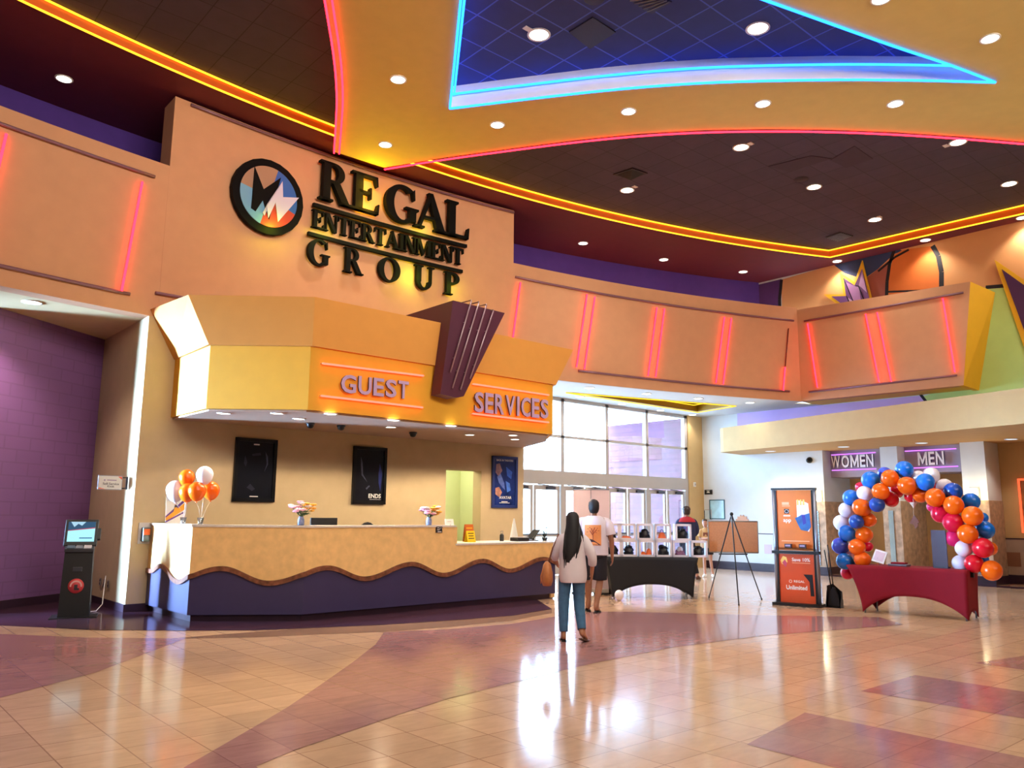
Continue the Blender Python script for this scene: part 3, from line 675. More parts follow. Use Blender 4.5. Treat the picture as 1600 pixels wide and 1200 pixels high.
# ------------------------------------------------------------------ red neon tubes and metal rails on the orange band
Rn = RR-.05
z8 = lambda a, b: (780+a/1.951, 220+b/1.951)
def band_tube(p, q, label):
    a, b = at_r(*p, Rn), at_r(*q, Rn); neon('n', [a, b], M_nred, label, 'red neon tubes on the orange band', r=.02, back=(0, .05, 0))
a_, d_ = at_r(10, 209, Rn), at_r(190, 455, Rn)-at_r(222.5, 284, Rn)
neon('n', [a_, a_+V((d_.x, arc_y(a_.x+d_.x, Rn)-a_.y, d_.z))], M_nred, 'slanted red neon tube cut off by the left edge of the photo', 'red neon tubes on the orange band', r=.02, back=(0, .05, 0))
band_tube((222.5, 284), (190, 455), 'single slanted red neon tube left of the emblem sign')
band_tube(z8(65, 432), z8(42, 601), 'single red neon tube just right of the tall sign wall')
for i, (a, b, c, d_) in enumerate(((268, 468, 236, 690), (292, 475, 260, 696), (481, 508, 454, 717), (504, 512, 477, 720), (687, 537, 661, 738), (708, 541, 683, 742))):
    band_tube(z8(a, b), z8(c, d_), ('left' if i % 2 == 0 else 'right') + ' tube of the ' + ('first', 'second', 'third')[i//2] + ' red neon pair right of the tall sign wall')
a, b, c = at_r(*z8(882, 572), Rn), at_r(*z8(872, 690), Rn), at_r(*z8(866, 762), Rn)
t = neon('n', [b, c], M_nred, 'half-dark neon tube lit only in its lower part beside the band corner', 'red neon tubes on the orange band', r=.02, back=(0, .05, 0))
w = MB(); w.tube([a, b], .014); w.done('unlit_tube', mat('unlit_neon_glass', '#6a2020', .2, var=0), t)
n2 = V((-(B2-A2).y, (B2-A2).x, 0)).normalized(); n2 = n2 if n2.x < 0 else -n2
P2 = A2+n2*.05
for (p, q, lb) in ((z8(940, 557), z8(970, 752), 'red neon tube just right of the band corner'), (z8(1117, 528), z8(1158, 735), 'left tube of the red neon pair on the restroom side of the band'),
                   (z8(1152, 523), z8(1195, 733), 'right tube of the red neon pair on the restroom side of the band'), (z8(1352, 480), z8(1389, 705), 'last red neon tube beside the yellow end of the band')):
    neon('n', [at_pl(*p, P2, n2), at_pl(*q, P2, n2)], M_nred, lb, 'red neon tubes on the orange band', r=.02, back=-n2*.05)
def rail(pts, label):
    t = MB(); t.tube(pts, .028, 8); t.done('metal_rail', M_rail, label=label, cat='rail', group='metal rails along the orange band')
def rail_r(p, q, label, x0=None, zz=None):
    a, b = at_r(*p, RR-.04), at_r(*q, RR-.04); xa = a.x if x0 is None else x0
    rail([(x, arc_y(x, RR-.04), a.z+(b.z-a.z)*(x-a.x)/(b.x-a.x)) for x in [xa+(b.x-xa)*i/10 for i in range(11)]], label)
rail_r((40, 207), (242, 276), 'upper mauve rail on the band left of the sign wall', -1)
rail_r((40, 424), (203, 459.5), 'lower mauve rail on the band left of the sign wall', -1)
rail_r((243, 457.5), (291, 466), 'short mauve rail peeping out left of the canopy top')
rail_r((805.6, 432.7), (1240, 501), 'upper mauve rail right of the sign wall')
rail_r((904, 579), (1233.6, 611.5), 'lower mauve rail over the entrance')
a = [(x, arc_y(x, RR-.04), 8.60) for x in [4.35+(11.9-4.35)*i/12 for i in range(13)]]; rail(a, 'mauve rail along the top of the tall sign wall')
P4 = A2+n2*.04
rail([at_pl(1256.7, 502, P4, n2), at_pl(1505, 457, P4, n2)], 'upper mauve rail on the restroom side of the band')
rail([at_pl(1264, 612.5, P4, n2), at_pl(1495, 586.5, P4, n2)], 'lower mauve rail on the restroom side of the band')

# ------------------------------------------------------------------ ceiling neon
def curve_tube(name, pts, m, label, r=.017):
    w = MB(); w.tube(pts, r, 6); return w.done('neon_tube', m, label=label, cat='neon light')
Rt = RN-.03
lowy = [(x, y, ZS+.0) for x, y in arc_pts(-6, 20.84, Rt, 60)]+[(21.09, 5.86, ZS), (21.2, -8, ZS)]
upy = [(x, y, ZC-.035) for x, y in arc_pts(-6, 20.82, Rt-.0, 60)]+[(21.07, 5.86, ZC-.035), (21.18, -8, ZC-.035)]
curve_tube('n', lowy, M_nyellow, 'lower of the two long yellow neon lines edging the maroon soffit')
curve_tube('n', upy, M_nyellow, 'upper of the two long yellow neon lines edging the maroon soffit')
def offs(P, d, z):
    out = []
    for i, p in enumerate(P):
        t = (P[min(i+1, len(P)-1)]-P[max(i-1, 0)]); t.z = 0; t.normalize(); out.append(V((p.x, p.y, z))+V((-t.y, t.x, 0))*d)
    return out
ext = bl[0]+(bl[0]-bl[1])*.6
def smooth(P, k=2):
    for _ in range(k):
        Q = [P[0]]
        for a, b in zip(P, P[1:]): Q += [a*.75+b*.25, a*.25+b*.75]
        P = Q+[P[-1]]
    return P
BL = smooth([ext]+bl); BR = smooth(br+[V((18.0, 3.55, ZK)), V((19.45, 2.65, ZK))])
curve_tube('n', offs(BL, .0, ZK-.03), M_nred, 'outer red neon line on the left edge of the yellow ceiling')
curve_tube('n', offs(BL, -.10, ZK-.03), M_nred, 'inner red neon line on the left edge of the yellow ceiling')
curve_tube('n', offs(BR, .02, ZK-.03), M_nred, 'long curving red neon line on the right edge of the yellow ceiling')
TL = [tip, tl[0]+(tl[0]-tip)*.3]; TB = smooth(tb); TR = smooth([fr]+tr[::-1]+[tb[-1]])
curve_tube('n', [p+V((0, 0, -.02)) for p in TL], M_nblue, 'outer blue neon line on the left side of the triangular ceiling recess', .02)
curve_tube('n', [p+V((.06, -.03, ZC-ZK-.17)) for p in TL], M_nblue, 'inner blue neon line on the left side of the triangular ceiling recess', .02)
curve_tube('n', [p+V((0, 0, -.02)) for p in TB], M_nblue, 'lower blue neon line on the near curve of the triangular ceiling recess', .02)
curve_tube('n', [p+V((-.03, -.06, ZC-ZK-.19)) for p in TB[:-3]], M_nblue, 'upper blue neon line on the near curve of the triangular ceiling recess', .02)
curve_tube('n', [p+V((0, 0, -.02)) for p in TR], M_nblue, 'blue neon line on the far right curve of the triangular ceiling recess', .02)
# yellow neon triangle over the entrance
M_nyel2 = emat('entrance_neon_glow', (1.0, 0.62, 0.03), 1.7)
for i, (lb) in enumerate(('long near side', 'far short side', 'long window side')):
    a, b = tri[i], tri[(i+1) % 3]; c = (tri[0]+tri[1]+tri[2])/3
    curve_tube('n', [a+V((0, 0, -.03)), b+V((0, 0, -.03))], M_nyel2, 'outer yellow neon line on the %s of the entrance triangle' % lb, .014)
    curve_tube('n', [a*.86+c*.14+V((0, 0, .16)), b*.86+c*.14+V((0, 0, .16))], M_nyel2, 'inner yellow neon line on the %s of the entrance triangle' % lb, .014)

# ------------------------------------------------------------------ recessed downlights
def downlight(x, y, z, label, group, r=.11, power=60, col=(1, .91, .78), glow=None, cone=110, lamp=True, blend=.7):
    p = at_z(x, y, z) if y is not None else x
    t = thing('recessed_downlight', label, 'ceiling light', p, group)
    w = MB(); w.lathe([(r, 0), (r*1.22, 0), (r*1.22, -.012), (r, -.012), (r, 0)], p, 24); w.done('trim_ring', M_white, t)
    w = MB(); w.lathe([(0, -.006), (r, -.006)], p, 24); w.done('lamp', glow or M_lamp, t)
    if lamp and power:
        l = bpy.data.lights.new('downlight_beam', 'SPOT'); l.energy = power; l.color = col; l.spot_size = math.radians(cone); l.spot_blend = blend; l.shadow_soft_size = .09
        o = bpy.data.objects.new('downlight_beam', l); COL.objects.link(o); o.location = p+V((0, 0, -.03))
ordn = ('first', 'second', 'third', 'fourth', 'fifth', 'sixth', 'seventh', 'eighth', 'ninth', 'tenth')
PW = 230
for (x, y, lb) in ((842, 54, 'round downlight in the blue ceiling recess, left of the two'), (1184, 44, 'round downlight in the blue ceiling recess, right of the two')):
    downlight(x, y, ZC-.005, lb, 'downlights in the blue recess', .15, PW)
for i, (x, y) in enumerate(((602, 226), (622, 124), (777, 195), (982, 174), (1192, 162), (1399, 162), (1547, 60), (1377, -2))):
    downlight(x, y, ZK, ('downlight in the yellow ceiling nearest the sign wall', 'downlight in the yellow ceiling inside the left red neon curve', 'downlight in the yellow ceiling below the left tip of the blue triangle',
        'downlight in the yellow ceiling, second along the curve between blue and red neon', 'downlight in the yellow ceiling, third along the curve between blue and red neon',
        'downlight in the yellow ceiling, fourth along the curve between blue and red neon', 'downlight in the yellow ceiling right of the blue triangle tip', 'downlight in the yellow ceiling cut by the top of the photo')[i], 'downlights in the yellow ceiling', .115, PW*.8)
for i, (x, y) in enumerate(((980, 297), (1158, 230), (1272, 292), (1367, 343), (1497, 222), (1577, 287))):
    downlight(x, y, ZC-.005, '%s downlight from the left in the dark tiled ceiling behind the red neon' % ordn[i], 'downlights in the dark tiled ceiling', .14, PW)
for i, (x, y) in enumerate(((100, 123), (911, 380), (1037, 405.5), (1161, 424.5), (1308, 408), (1446, 375), (1597, 340))):
    downlight(x, y, ZS, ('downlight in the maroon soffit at the far left', 'first downlight in the maroon soffit right of the sign wall', 'second downlight in the maroon soffit right of the sign wall', 'third downlight in the maroon soffit right of the sign wall',
        'downlight in the maroon soffit above the mural crown', 'downlight in the maroon soffit above the orange mural ball', 'downlight in the maroon soffit at the right edge of the photo')[i], 'downlights in the maroon soffit', .115, 150, cone=120, lamp=i != 0)
downlight(50, 472, ZB-.001, 'downlight under the left end of the orange band above the purple wall', None, .12, 300, (1, .78, .72), cone=120)
for i, (x, y) in enumerate(((921, 606), (1010, 615), (1091, 622.5), (1172, 629), (906, 620), (972, 631), (1032, 641), (1082, 648))):
    downlight(x, y, ZB-.01, '%s entrance ceiling downlight from the left on the %s side of the yellow neon' % (ordn[i % 4], 'lobby' if i < 4 else 'window'), 'downlights in the entrance ceiling', .11, 60)
for i, (x, y) in enumerate(((356, 644), (440.6, 644), (525, 645), (624, 655), (714, 664), (467, 654), (611, 667), (734, 679), (801.5, 679.7), (804.7, 686))):
    q_ = at_z(x, y, zC0-.031); q_.y += .16 if i < 5 else 0
    downlight(q_, None, 0, '%s of the downlights in the canopy ceiling, %s row' % (ordn[i if i < 5 else i-5]+' from the left', 'front' if i < 5 else 'rear'), 'downlights in the canopy ceiling', .085, 95 if i < 5 else 135, (1, .82, .56), cone=112 if i < 5 else 146, blend=.7 if i < 5 else .12)
for i, (x, y) in enumerate(((1204, 705), (1318, 698), (1440, 692), (1580, 686))):
    p = at_z(x, y, 3.43)
    downlight(p, None, 3.43, '%s blue-tinted downlight from the left under the cream beam' % ordn[i], 'downlights under the cream beam', .12, 90, (1, .86, .72), M_lampb)
# unseen fill spots without fixtures, added to brighten the lobby floor
for x, y, k_ in ((2, 6, 3.2), (5, 4.5, 2.4), (9, 0, 1.4), (2, 1, 2.2), (-3, 4, 2.0), (14, -1, .6), (-3, 9, .4)):
    l = bpy.data.lights.new('lobby_floor_fill', 'SPOT'); l.energy = PW*k_; l.color = (1, .91, .78); l.spot_size = math.radians(120); l.spot_blend = .7; l.shadow_soft_size = .15
    o = bpy.data.objects.new('lobby_floor_fill', l); COL.objects.link(o); o.location = (x, y, ZK-.05)

# vents, speakers and sensors in the ceilings
M_vent = mat('vent_black', '#1a1722', .6, var=.1)
def ceil_quad(px, z, name, label, m, th=.02, louvre=False):
    P = [at_z(x, y, z) for x, y in px]; c = sum(P, V())/4; t = thing(name, label, name.split('_')[-1] if name != 'ceiling_tile' else 'ceiling tile', c)
    w = MB(); w.prism(P, (0, 0, -th)); w.done('panel', m, t)
    if louvre:
        for i in range(1, 7):
            a, b = P[0].lerp(P[3], i/7), P[1].lerp(P[2], i/7); g = MB(); g.tube([a+V((0, 0, -th-.005)), b+V((0, 0, -th-.005))], .012, 4); g.done('slat', M_grey, t)
ceil_quad(((889, 49), (926, 26), (962, 49), (922, 75)), ZC-.004, 'ceiling_tile', 'black square tile in the blue ceiling recess', M_vent)
ceil_quad(((970, -10), (1020, -10), (1050, 2), (1018, 20)), ZC-.004, 'ceiling_vent', 'louvred vent in the blue recess at the top of the photo', mat('blue_vent', '#222a5c', .6), louvre=True)
ceil_quad(((1290, 370), (1312, 362), (1333, 368), (1310, 377)), ZC-.004, 'ceiling_vent', 'dark vent in the tiled ceiling near the yellow neon corner', M_vent, louvre=True)
ceil_quad(((1200, 260), (1268, 243), (1300, 248), (1232, 268)), ZC-.004, 'ceiling_tile', 'darker rectangle of tiles left in the dark ceiling', mat('darker_ceiling_tile', '#3a2e40', .8), .006)
ceil_quad(((1297, 250), (1335, 228), (1364, 248), (1322, 262)), ZC-.004, 'ceiling_tile', 'darker square of tiles right in the dark ceiling', MATS['darker_ceiling_tile'], .006)
for x, y, z, lb in ((1252, 280, ZC, 'round speaker grille in the dark tiled ceiling'), (929, -2, ZC, 'round speaker grille in the blue recess at the top of the photo')):
    p = at_z(x, y, z-.006); w = MB(); w.lathe([(0, -.012), (.14, -.012), (.155, 0)], p, 24); w.done('ceiling_speaker', M_vent, label=lb, cat='speaker')
p = [at_z(x, y, ZC-.006) for x, y in ((958, 272), (988, 262), (1012, 270), (985, 279))]; c = sum(p, V())/4
t = thing('ceiling_diffuser', 'black pyramid air diffuser in the dark tiled ceiling', 'vent', c)
w = MB(); w.prism(p, (0, 0, -.02)); w.done('frame', M_vent, t)
w = MB(); q = [c.lerp(x, .8)+V((0, 0, -.02)) for x in p]
for i in range(4): w.face([q[i], q[(i+1) % 4], c+V((0, 0, -.16))])
w.done('baffle', M_black, t)
for i, (x, y) in enumerate(((824, 45), (1173, 224.5), (1478, 228), (992, 292), (1374, 339))):
    p = at_z(x, y, ZC-.012); w = MB(); w.box(p, (.13, .09, .012)); w.done('ceiling_label', M_white, label='small white tag beside the %s' % ('left downlight in the blue recess', 'second downlight in the dark tiled ceiling', 'fifth downlight in the dark tiled ceiling', 'first downlight in the dark tiled ceiling', 'fourth downlight in the dark tiled ceiling')[i], cat='tag')
# ------------------------------------------------------------------ guest services counter
zHi, zLo = 1.365, 1.06
KA, KB, KD, KW = V((4.31, 11.97, 0)), V((5.62, 11.08, 0)), V((10.88, 11.28, 0)), V((4.27, 13.70, 0))
facets = [(KW, KA), (KA, KB), (KB, KD)]
lens = [(b-a).length for a, b in facets]; cum = [0, lens[0], lens[0]+lens[1], sum(lens)]
def fn(i): a, b = facets[i]; t = (b-a).normalized(); return V((t.y, -t.x, 0))
def s_at(s):
    i = 0 if s < cum[1] else (1 if s < cum[2] else 2); a, b = facets[i]
    return a+(b-a)*((s-cum[i])/lens[i]), fn(i)
def wave_pt(i, x, y):
    P = at_pl(x, y, facets[i][0], fn(i)); return cum[i]+(P-facets[i][0]).dot((facets[i][1]-facets[i][0]).normalized()), P.z
WV = [wave_pt(0, 241, 892), wave_pt(0, 255, 884), wave_pt(0, 282, 909)]+[wave_pt(1, 347, 888), wave_pt(1, 421, 911)]+[wave_pt(2, x, y) for x, y in ((508, 887), (569, 904), (640, 881), (692, 898), (751, 876), (795, 891.5), (846, 873), (885, 886))]
def wave(s):
    for (s0, z0), (s1, z1) in zip(WV, WV[1:]):
        if s <= s1: t = max(0, (s-s0)/(s1-s0)); return z0+(z1-z0)*(1-math.cos(PI*t))/2
    return WV[-1][1]
pS = at_pl(695, 849, KB, fn(2)); sStep = cum[2]+(pS-KB).length
samples = sorted(set([i*cum[3]/150 for i in range(151)]+cum+[sStep]))
ctr = thing('service_counter', 'long guest services counter with yellow front, wavy brown trim and purple base', 'counter', (7.5, 11.6, 0))
M_lam = mat('yellow_laminate', '#ecc07e', .45, var=.08, scale=9); M_kick = mat('counter_purple_panel', '#3a3358', .4, var=.05)
M_trim = mat('brown_marbled_trim', '#7a4a34', .35, var=.45, scale=14); M_quartz = mat('white_quartz', '#d9cfc4', .3, var=.06, scale=20)
def strip(s, f0, f1, out, th, sa=0, sb=None):
    sb = cum[3] if sb is None else sb; S_ = [x for x in samples if sa-1e-6 <= x <= sb+1e-6]; R = []
    for x in S_:
        P, n_ = s_at(x)
        for k in (1, 2):
            if abs(x-cum[k]) < 1e-6: n_ = (fn(k-1)+fn(k)).normalized()/((fn(k-1)+fn(k)).normalized().dot(fn(k)))
        a, b = P+n_*out, P+n_*(out-th)
        R.append([up(a, f0(x)), up(a, f1(x)), up(b, f1(x)), up(b, f0(x))])
    s.loft(R, smooth=False)
w = MB(); strip(w, lambda s: wave(s)-.01, lambda s: zHi-.03, .03, .10, 0, sStep); strip(w, lambda s: wave(s)-.01, lambda s: zLo-.03, .03, .10, sStep, None)
w.done('front_panel', M_lam, ctr)
w = MB(); strip(w, lambda s: .10, lambda s: wave(s)+.01, .02, .10); w.done('base_panel', M_kick, ctr)
w = MB(); strip(w, lambda s: wave(s)-.035, lambda s: wave(s)+.035, .055, .03); w.done('wave_trim', M_trim, ctr)
w = MB(); strip(w, lambda s: 0, lambda s: .11, -.04, .06); w.done('kick_plate', M_trimdark, ctr)
w = MB(); strip(w, lambda s: zHi-.03, lambda s: zHi, .05, .42, .0, sStep); w.done('counter_top', M_quartz, ctr, label='high white counter top')
w = MB(); strip(w, lambda s: zLo-.03, lambda s: zLo, .05, .95, sStep, None)
w.done('counter_top', M_quartz, ctr, label='lower white counter top at the right end')
w = MB(); pq, n3 = s_at(sStep); w.plan([pq+n3*.03, pq+n3*.03+V((.03, 0, 0)), pq-n3*.37+V((.03, 0, 0)), pq-n3*.37], zLo-.03, zHi-.03); w.done('step_panel', M_lam, ctr)
w = MB(); w.plan([KD+V((-.1, .0, 0)), KD+V((.01, 0, 0)), KD+V((-.02, .92, 0)), KD+V((-.12, .92, 0))], .02, zLo-.03)
w.done('end_panel', M_lam, ctr)
w = MB(); w.plan([KA+V((.5, .75, 0)), KB+V((.25, .30, 0)), pq+V((-.05, .36, 0)), pq+V((-.05, 1.0, 0)), KB+V((.4, 1.0, 0)), KA+V((.9, 1.25, 0))], .72, .76)
w.plan([KB+V((.6, .36, 0)), KB+V((.66, .36, 0)), KB+V((.66, .95, 0)), KB+V((.6, .95, 0))], 0, .72); w.plan([pq+V((-.4, .40, 0)), pq+V((-.34, .40, 0)), pq+V((-.34, .95, 0)), pq+V((-.4, .95, 0))], 0, .72)
w.done('work_shelf', mat('shelf_laminate', '#8a6a50', .5, var=.1), ctr)
# small black notice on the front
P = at_pl(686.5, 827.5, KB-V((0, .055, 0)), fn(2))
t = thing('notice_plate', 'small black notice plate with white pictogram on the counter front', 'sign', P)
nf = fn(2); rt = (KD-KB).normalized()
def quad(s, c, r, u, wd, ht, th, m=None):
    r = V(r).normalized(); u = V(u).normalized(); n_ = r.cross(u); c = V(c)
    s.prism([c+r*a*wd/2+u*b*ht/2 for a, b in ((-1, -1), (1, -1), (1, 1), (-1, 1))], n_*th, m)
w = MB(); quad(w, P-nf*.035, rt, (0, 0, 1), .12, .10, .04); w.done('plate', M_black, t)
w = MB()
for dz, l in ((.028, .045), (-.002, .045)): quad(w, P+nf*.006-rt*.028+V((0, 0, dz)), rt, (0, 0, 1), l, .012, .002)
w.done('printed_lines', M_white, t)
w = MB(); w.tube([P+nf*.008+rt*.03+V((.02*math.cos(a), 0, .024*math.sin(a)+.01)) for a in [PI*i/6 for i in range(-1, 8)]], .003, 5); w.done('pictogram', M_white, t)
w = MB(); quad(w, P+nf*.006+V((0, 0, -.034)), rt, (0, 0, 1), .08, .012, .002); w.done('printed_line', M_white, t)

# ------------------------------------------------------------------ poster frames on the counter wall
def on_arc(x0, x1, R, z0, z1):
    a, b = V((x0, arc_y(x0, R), 0)), V((x1, arc_y(x1, R), 0)); c = (a+b)/2; r = (b-a).normalized(); return c+V((0, 0, (z0+z1)/2)), r, (b-a).length, z1-z0
def poster(x0, x1, z0, z1, label, mframe, mbg):
    c, r, wd_, ht = on_arc(x0, x1, RR-.015, z0, z1); n_ = r.cross(V((0, 0, 1))); t = thing('film_poster', label, 'poster', c)
    w = MB()
    for u0, v0, a, b in ((0, ht/2-.03, wd_, .06), (0, -ht/2+.03, wd_, .06), (-wd_/2+.03, 0, .06, ht), (wd_/2-.03, 0, .06, ht)): quad(w, c+r*u0+V((0, 0, v0)), r, (0, 0, 1), a, b, .05)
    w.done('frame', mframe, t)
    w = MB(); quad(w, c+n_*.012, r, (0, 0, 1), wd_-.1, ht-.1, .012); o = w.done('poster_sheet', mbg, t)
    return t, lambda u, v, d=.026: c+n_*d+r*u*wd_+V((0, 0, v*ht)), r, o
M_pblack = mat('poster_black', '#070914', .3, var=.3, scale=3, spec=.25); M_pnavy = mat('poster_navy', '#1b2c6a', .2, var=.5, scale=4); M_gloss = mat('gloss_black_frame', '#060609', .3, var=0, spec=.3)
M_ps = mat('poster_silver', '#3c4054', .3, var=.3, scale=20)
t, q, r, o = poster(5.59, 6.385, 1.735, 2.85, 'near-black film poster left of the first flower vase on the counter wall', M_gloss, M_pblack)
def blob(par, q, pts, m, name='printed_shape', d=.025):
    w = MB(); n_ = None; P = [q(u, v, d) for u, v in pts]; w.prism(P, (P[1]-P[0]).cross(P[2]-P[0]).normalized()*.001); w.done(name, m, par)
blob(o, q, [(.22, .30), (.29, .22), (.30, .1), (.22, -.02), (.27, .1), (.25, .2)], M_ps); blob(o, q, [(-.26, .22), (-.20, .12), (-.23, .05), (-.28, .1)], mat('poster_dim', '#161a2e', .3, var=.2))
blob(o, q, [(-.1, .25), (.1, .28), (.12, .24), (-.08, .22)], MATS['poster_dim']); blob(o, q, [(-.18, -.28), (-.1, -.22), (.02, -.3), (-.05, -.33)], MATS['poster_dim'])
w = MB(); w.prism([q(-.07, .415), q(.07, .415), q(.07, .395), q(-.07, .395)], (0, -.001, 0)); w.done('printed_line', M_white, o)
w = MB(); w.prism([q(-.1, -.41), q(.1, -.41), q(.1, -.425), q(-.1, -.425)], (0, -.001, 0)); w.done('printed_line', M_white, o)
t, q, r, o = poster(8.0, 8.755, 1.73, 2.85, 'near-black film poster with the white word ENDS at its foot', M_gloss, M_pblack)
blob(o, q, [(-.28, .32), (-.22, .22), (-.20, .02), (-.06, -.12), (-.24, .0), (-.27, .18)], M_ps); blob(o, q, [(.30, .22), (.38, .05), (.34, -.28), (.28, -.12), (.27, .05)], mat('poster_blue_glow', '#14246a', .3, var=.3)); blob(o, q, [(-.1, -.22), (.0, -.17), (.02, -.19), (-.08, -.25)], M_ps)
w = MB(); w.text('ENDS', q(.17, -.36), r, (0, 0, 1), .115, .002, bold=.02); w.done('lettering', M_white, o)
w = MB(); w.prism([q(.02, -.415), q(.36, -.415), q(.36, -.42), q(.02, -.42)], (0, -.001, 0)); w.done('printed_line', M_white, o)
t, q, r, o = poster(11.385, 12.06, 1.70, 2.835, 'blue film poster right of the office doorway', mat('blue_frame', '#20306e', .3, var=0), M_pnavy)
w = MB(); w.text('BACK IN THEATERS', q(0, .42), r, (0, 0, 1), .058, .002, sx=.88); w.done('lettering', M_white, o)
w = MB(); w.text('AVATAR', q(.03, -.305), r, (0, 0, 1), .085, .002, bold=.01); w.done('lettering', M_white, o)
for P_, c in (([(-.34, .34), (-.2, .36), (-.1, .22), (-.24, .1), (-.36, .18)], '#8a6a72'), ([(-.3, .1), (-.16, .16), (-.02, -.02), (.02, -.16), (-.1, -.1), (-.22, -.02)], '#5a6fb8'), ([(-.36, -.12), (-.22, -.1), (-.1, -.2), (-.2, -.3), (-.36, -.24)], '#b07a66'), ([(.05, .3), (.3, .2), (.26, .06), (.1, .12)], '#2f5cc0'), ([(.04, .02), (.2, -.02), (.24, -.16), (.1, -.2)], '#4a7ad8')):
    blob(o, q, P_, mat('poster_print_'+c[1:], c, .4, var=.3, scale=15))
w = MB(); w.prism([q(-.2, -.40), q(.2, -.40), q(.2, -.41), q(-.2, -.41)], (0, -.001, 0)); w.done('printed_line', M_white, o)
w = MB(); w.prism([q(-.12, -.375), q(.12, -.375), q(.12, -.39), q(-.12, -.39)], (0, -.001, 0)); w.done('printed_line', M_white, o)

# ------------------------------------------------------------------ things on and behind the counter
def balloon(s, c, r, up_=(0, 0, 1), m=0, n=18, long=1.12):
    """inflated balloon with its knot below"""
    prof = []
    for i in range(n+1):
        a = PI*i/n; z = math.cos(a); rr_ = math.sin(a)
        if z < 0: z *= 1.18; rr_ *= (1+.16*z*abs(z)) if False else 1-.10*abs(z)
        prof.append((max(rr_, 0)*r, z*r*long*.94))
    zb = prof[-1][1]; prof[-1] = (r*.05, zb); prof += [(r*.05, zb-.02*r), (r*.12, zb-.14*r), (0, zb-.13*r)]; prof[0] = (0, prof[0][1])
    s.lathe(prof[::-1], c, 22, m, axis=up_); return zb
M_bor = mat('orange_balloon', '#f0640a', .22, var=.03); M_bwh = mat('white_balloon', '#eae4f0', .22, var=.03); M_bred = mat('red_balloon', '#d81228', .25, var=.03); M_bcr = mat('crimson_balloon', '#dc123e', .25, var=.03)
M_bpk = mat('pink_balloon', '#e8246c', .25, var=.03); M_bbl = mat('blue_balloon', '#1470d6', .22, var=.03); M_bnv = mat('navy_balloon', '#14469c', .22, var=.03); M_bvi = mat('periwinkle_balloon', '#3c55cc', .25, var=.03)
M_string = mat('white_ribbon', '#cfc6ba', .4, var=0); M_clear = glassmat('clear_glass', (.88, .9, .92), .2)
def bouquet(base, items, label):
    P0 = at_y(base[0], 817, 12.55 if base[0] < 300 else 12.1); P0.z = zHi+.002; t = thing('balloon_bouquet', label, 'balloons', P0)
    w = MB(); w.lathe([(.03, 0), (.05, .10), (.046, .10), (.028, .008), (0, .008), (0, 0), (.03, 0)], P0, 20); w.done('glass_weight', M_clear, t)
    for x, y, rp, dy, m in items:
        c = at_y(x, y, P0.y+dy); r = rp*(c-CO).length/FOC; w = MB(); zb = balloon(w, c, r); b = w.done('balloon', m, t, label={'orange_balloon': 'orange balloon', 'white_balloon': 'white balloon'}[m.name])
        w = MB(); w.tube([c+V((0, 0, zb-.1*r)), c*.5+P0*.5+V((.01, 0, -.02)), P0+V((0, 0, .012))], .0022, 5); w.done('ribbon', M_string, b)
bouquet((286, 817.6), ((275, 766, 13.5, .22, M_bwh), (292, 746, 11, .05, M_bor), (293, 769, 12, -.03, M_bor)), 'balloon bunch beside the promo board, one white balloon low behind two orange ones')
bouquet((313, 817.6), ((320, 742, 12, .05, M_bwh), (308, 767, 12.5, -.02, M_bor), (330, 766, 12, .10, M_bor)), 'balloon bunch with a white balloon on top of two orange ones')
def board(P, wd_, ht, yaw, tilt, label, name='promo_board'):
    t = thing(name, label, 'sign', P, rotz=yaw); R = Euler((-tilt, 0, 0)).to_matrix()
    w = MB(); w.box(R @ V((0, 0, ht/2)), (wd_, .006, ht), R); w.done('panel', M_white, t, local=True)
    w = MB(); w.prism([V((-.03, .0, .0)), V((.03, .0, .0)), V((0, ht*math.sin(tilt)*.7+.012, ht*.62))], (0, .004, 0)) if False else w.box((0, ht*.22, .012), (wd_*.5, .09, .02)); w.done('stand', M_clear, t, local=True)
    def pr(pts, m, d=.0045, nm='printed_shape'):
        w = MB(); w.prism([R @ V((u*wd_, -d, v*ht)) for u, v in pts], R @ V((0, -.0012, 0))); w.done(nm, m, t, local=True)
    return t, pr
P = at_z(266, 817, zHi); P = V((P.x+.1, max(P.y, 12.15), zHi))
P = V((at_y(274, 800, 13.0).x, 13.0, zHi+.004))
M_pu = mat('print_purple', '#5c2f78', .5, var=0); M_ye = mat('print_yellow', '#f0a828', .5, var=0); M_sk = mat('print_skin', '#b07850', .5, var=0); M_dk = mat('print_dark', '#2c1c24', .5, var=0)
t, pr = board(P, .27, .43, -.15, .18, 'white promo board with yellow and purple print at the left end of the counter')
pr([(-.5, .12), (.5, .78), (.5, .90), (-.5, .26)], M_pu); pr([(-.5, .05), (.5, .50), (.5, .74), (-.5, .20)], M_ye, .0055); pr([(-.08, .45), (.14, .45), (.10, .72), (-.02, .72)], M_dk, .0065); pr([(-.03, .66), (.05, .66), (.06, .78), (-.02, .79)], M_sk, .008); pr([(-.14, .28), (.16, .36), (.12, .58), (-.02, .58)], M_ye, .0078); pr([(-.5, .02), (.45, .36), (.45, .42), (-.5, .08)], M_pu, .007)
pr([(-.28, .91), (.25, .93), (.25, .945), (-.28, .925)], mat('print_grey', '#a89c98', .5, var=0)); pr([(-.4, .84), (-.15, .85), (-.15, .865), (-.4, .855)], MATS['print_grey'])
t, pr = board(V((at_y(706, 830, 11.42).x, 11.42, zLo+.004)), .2, .41, .1, .2, 'white promo board with yellow print on the lower counter')
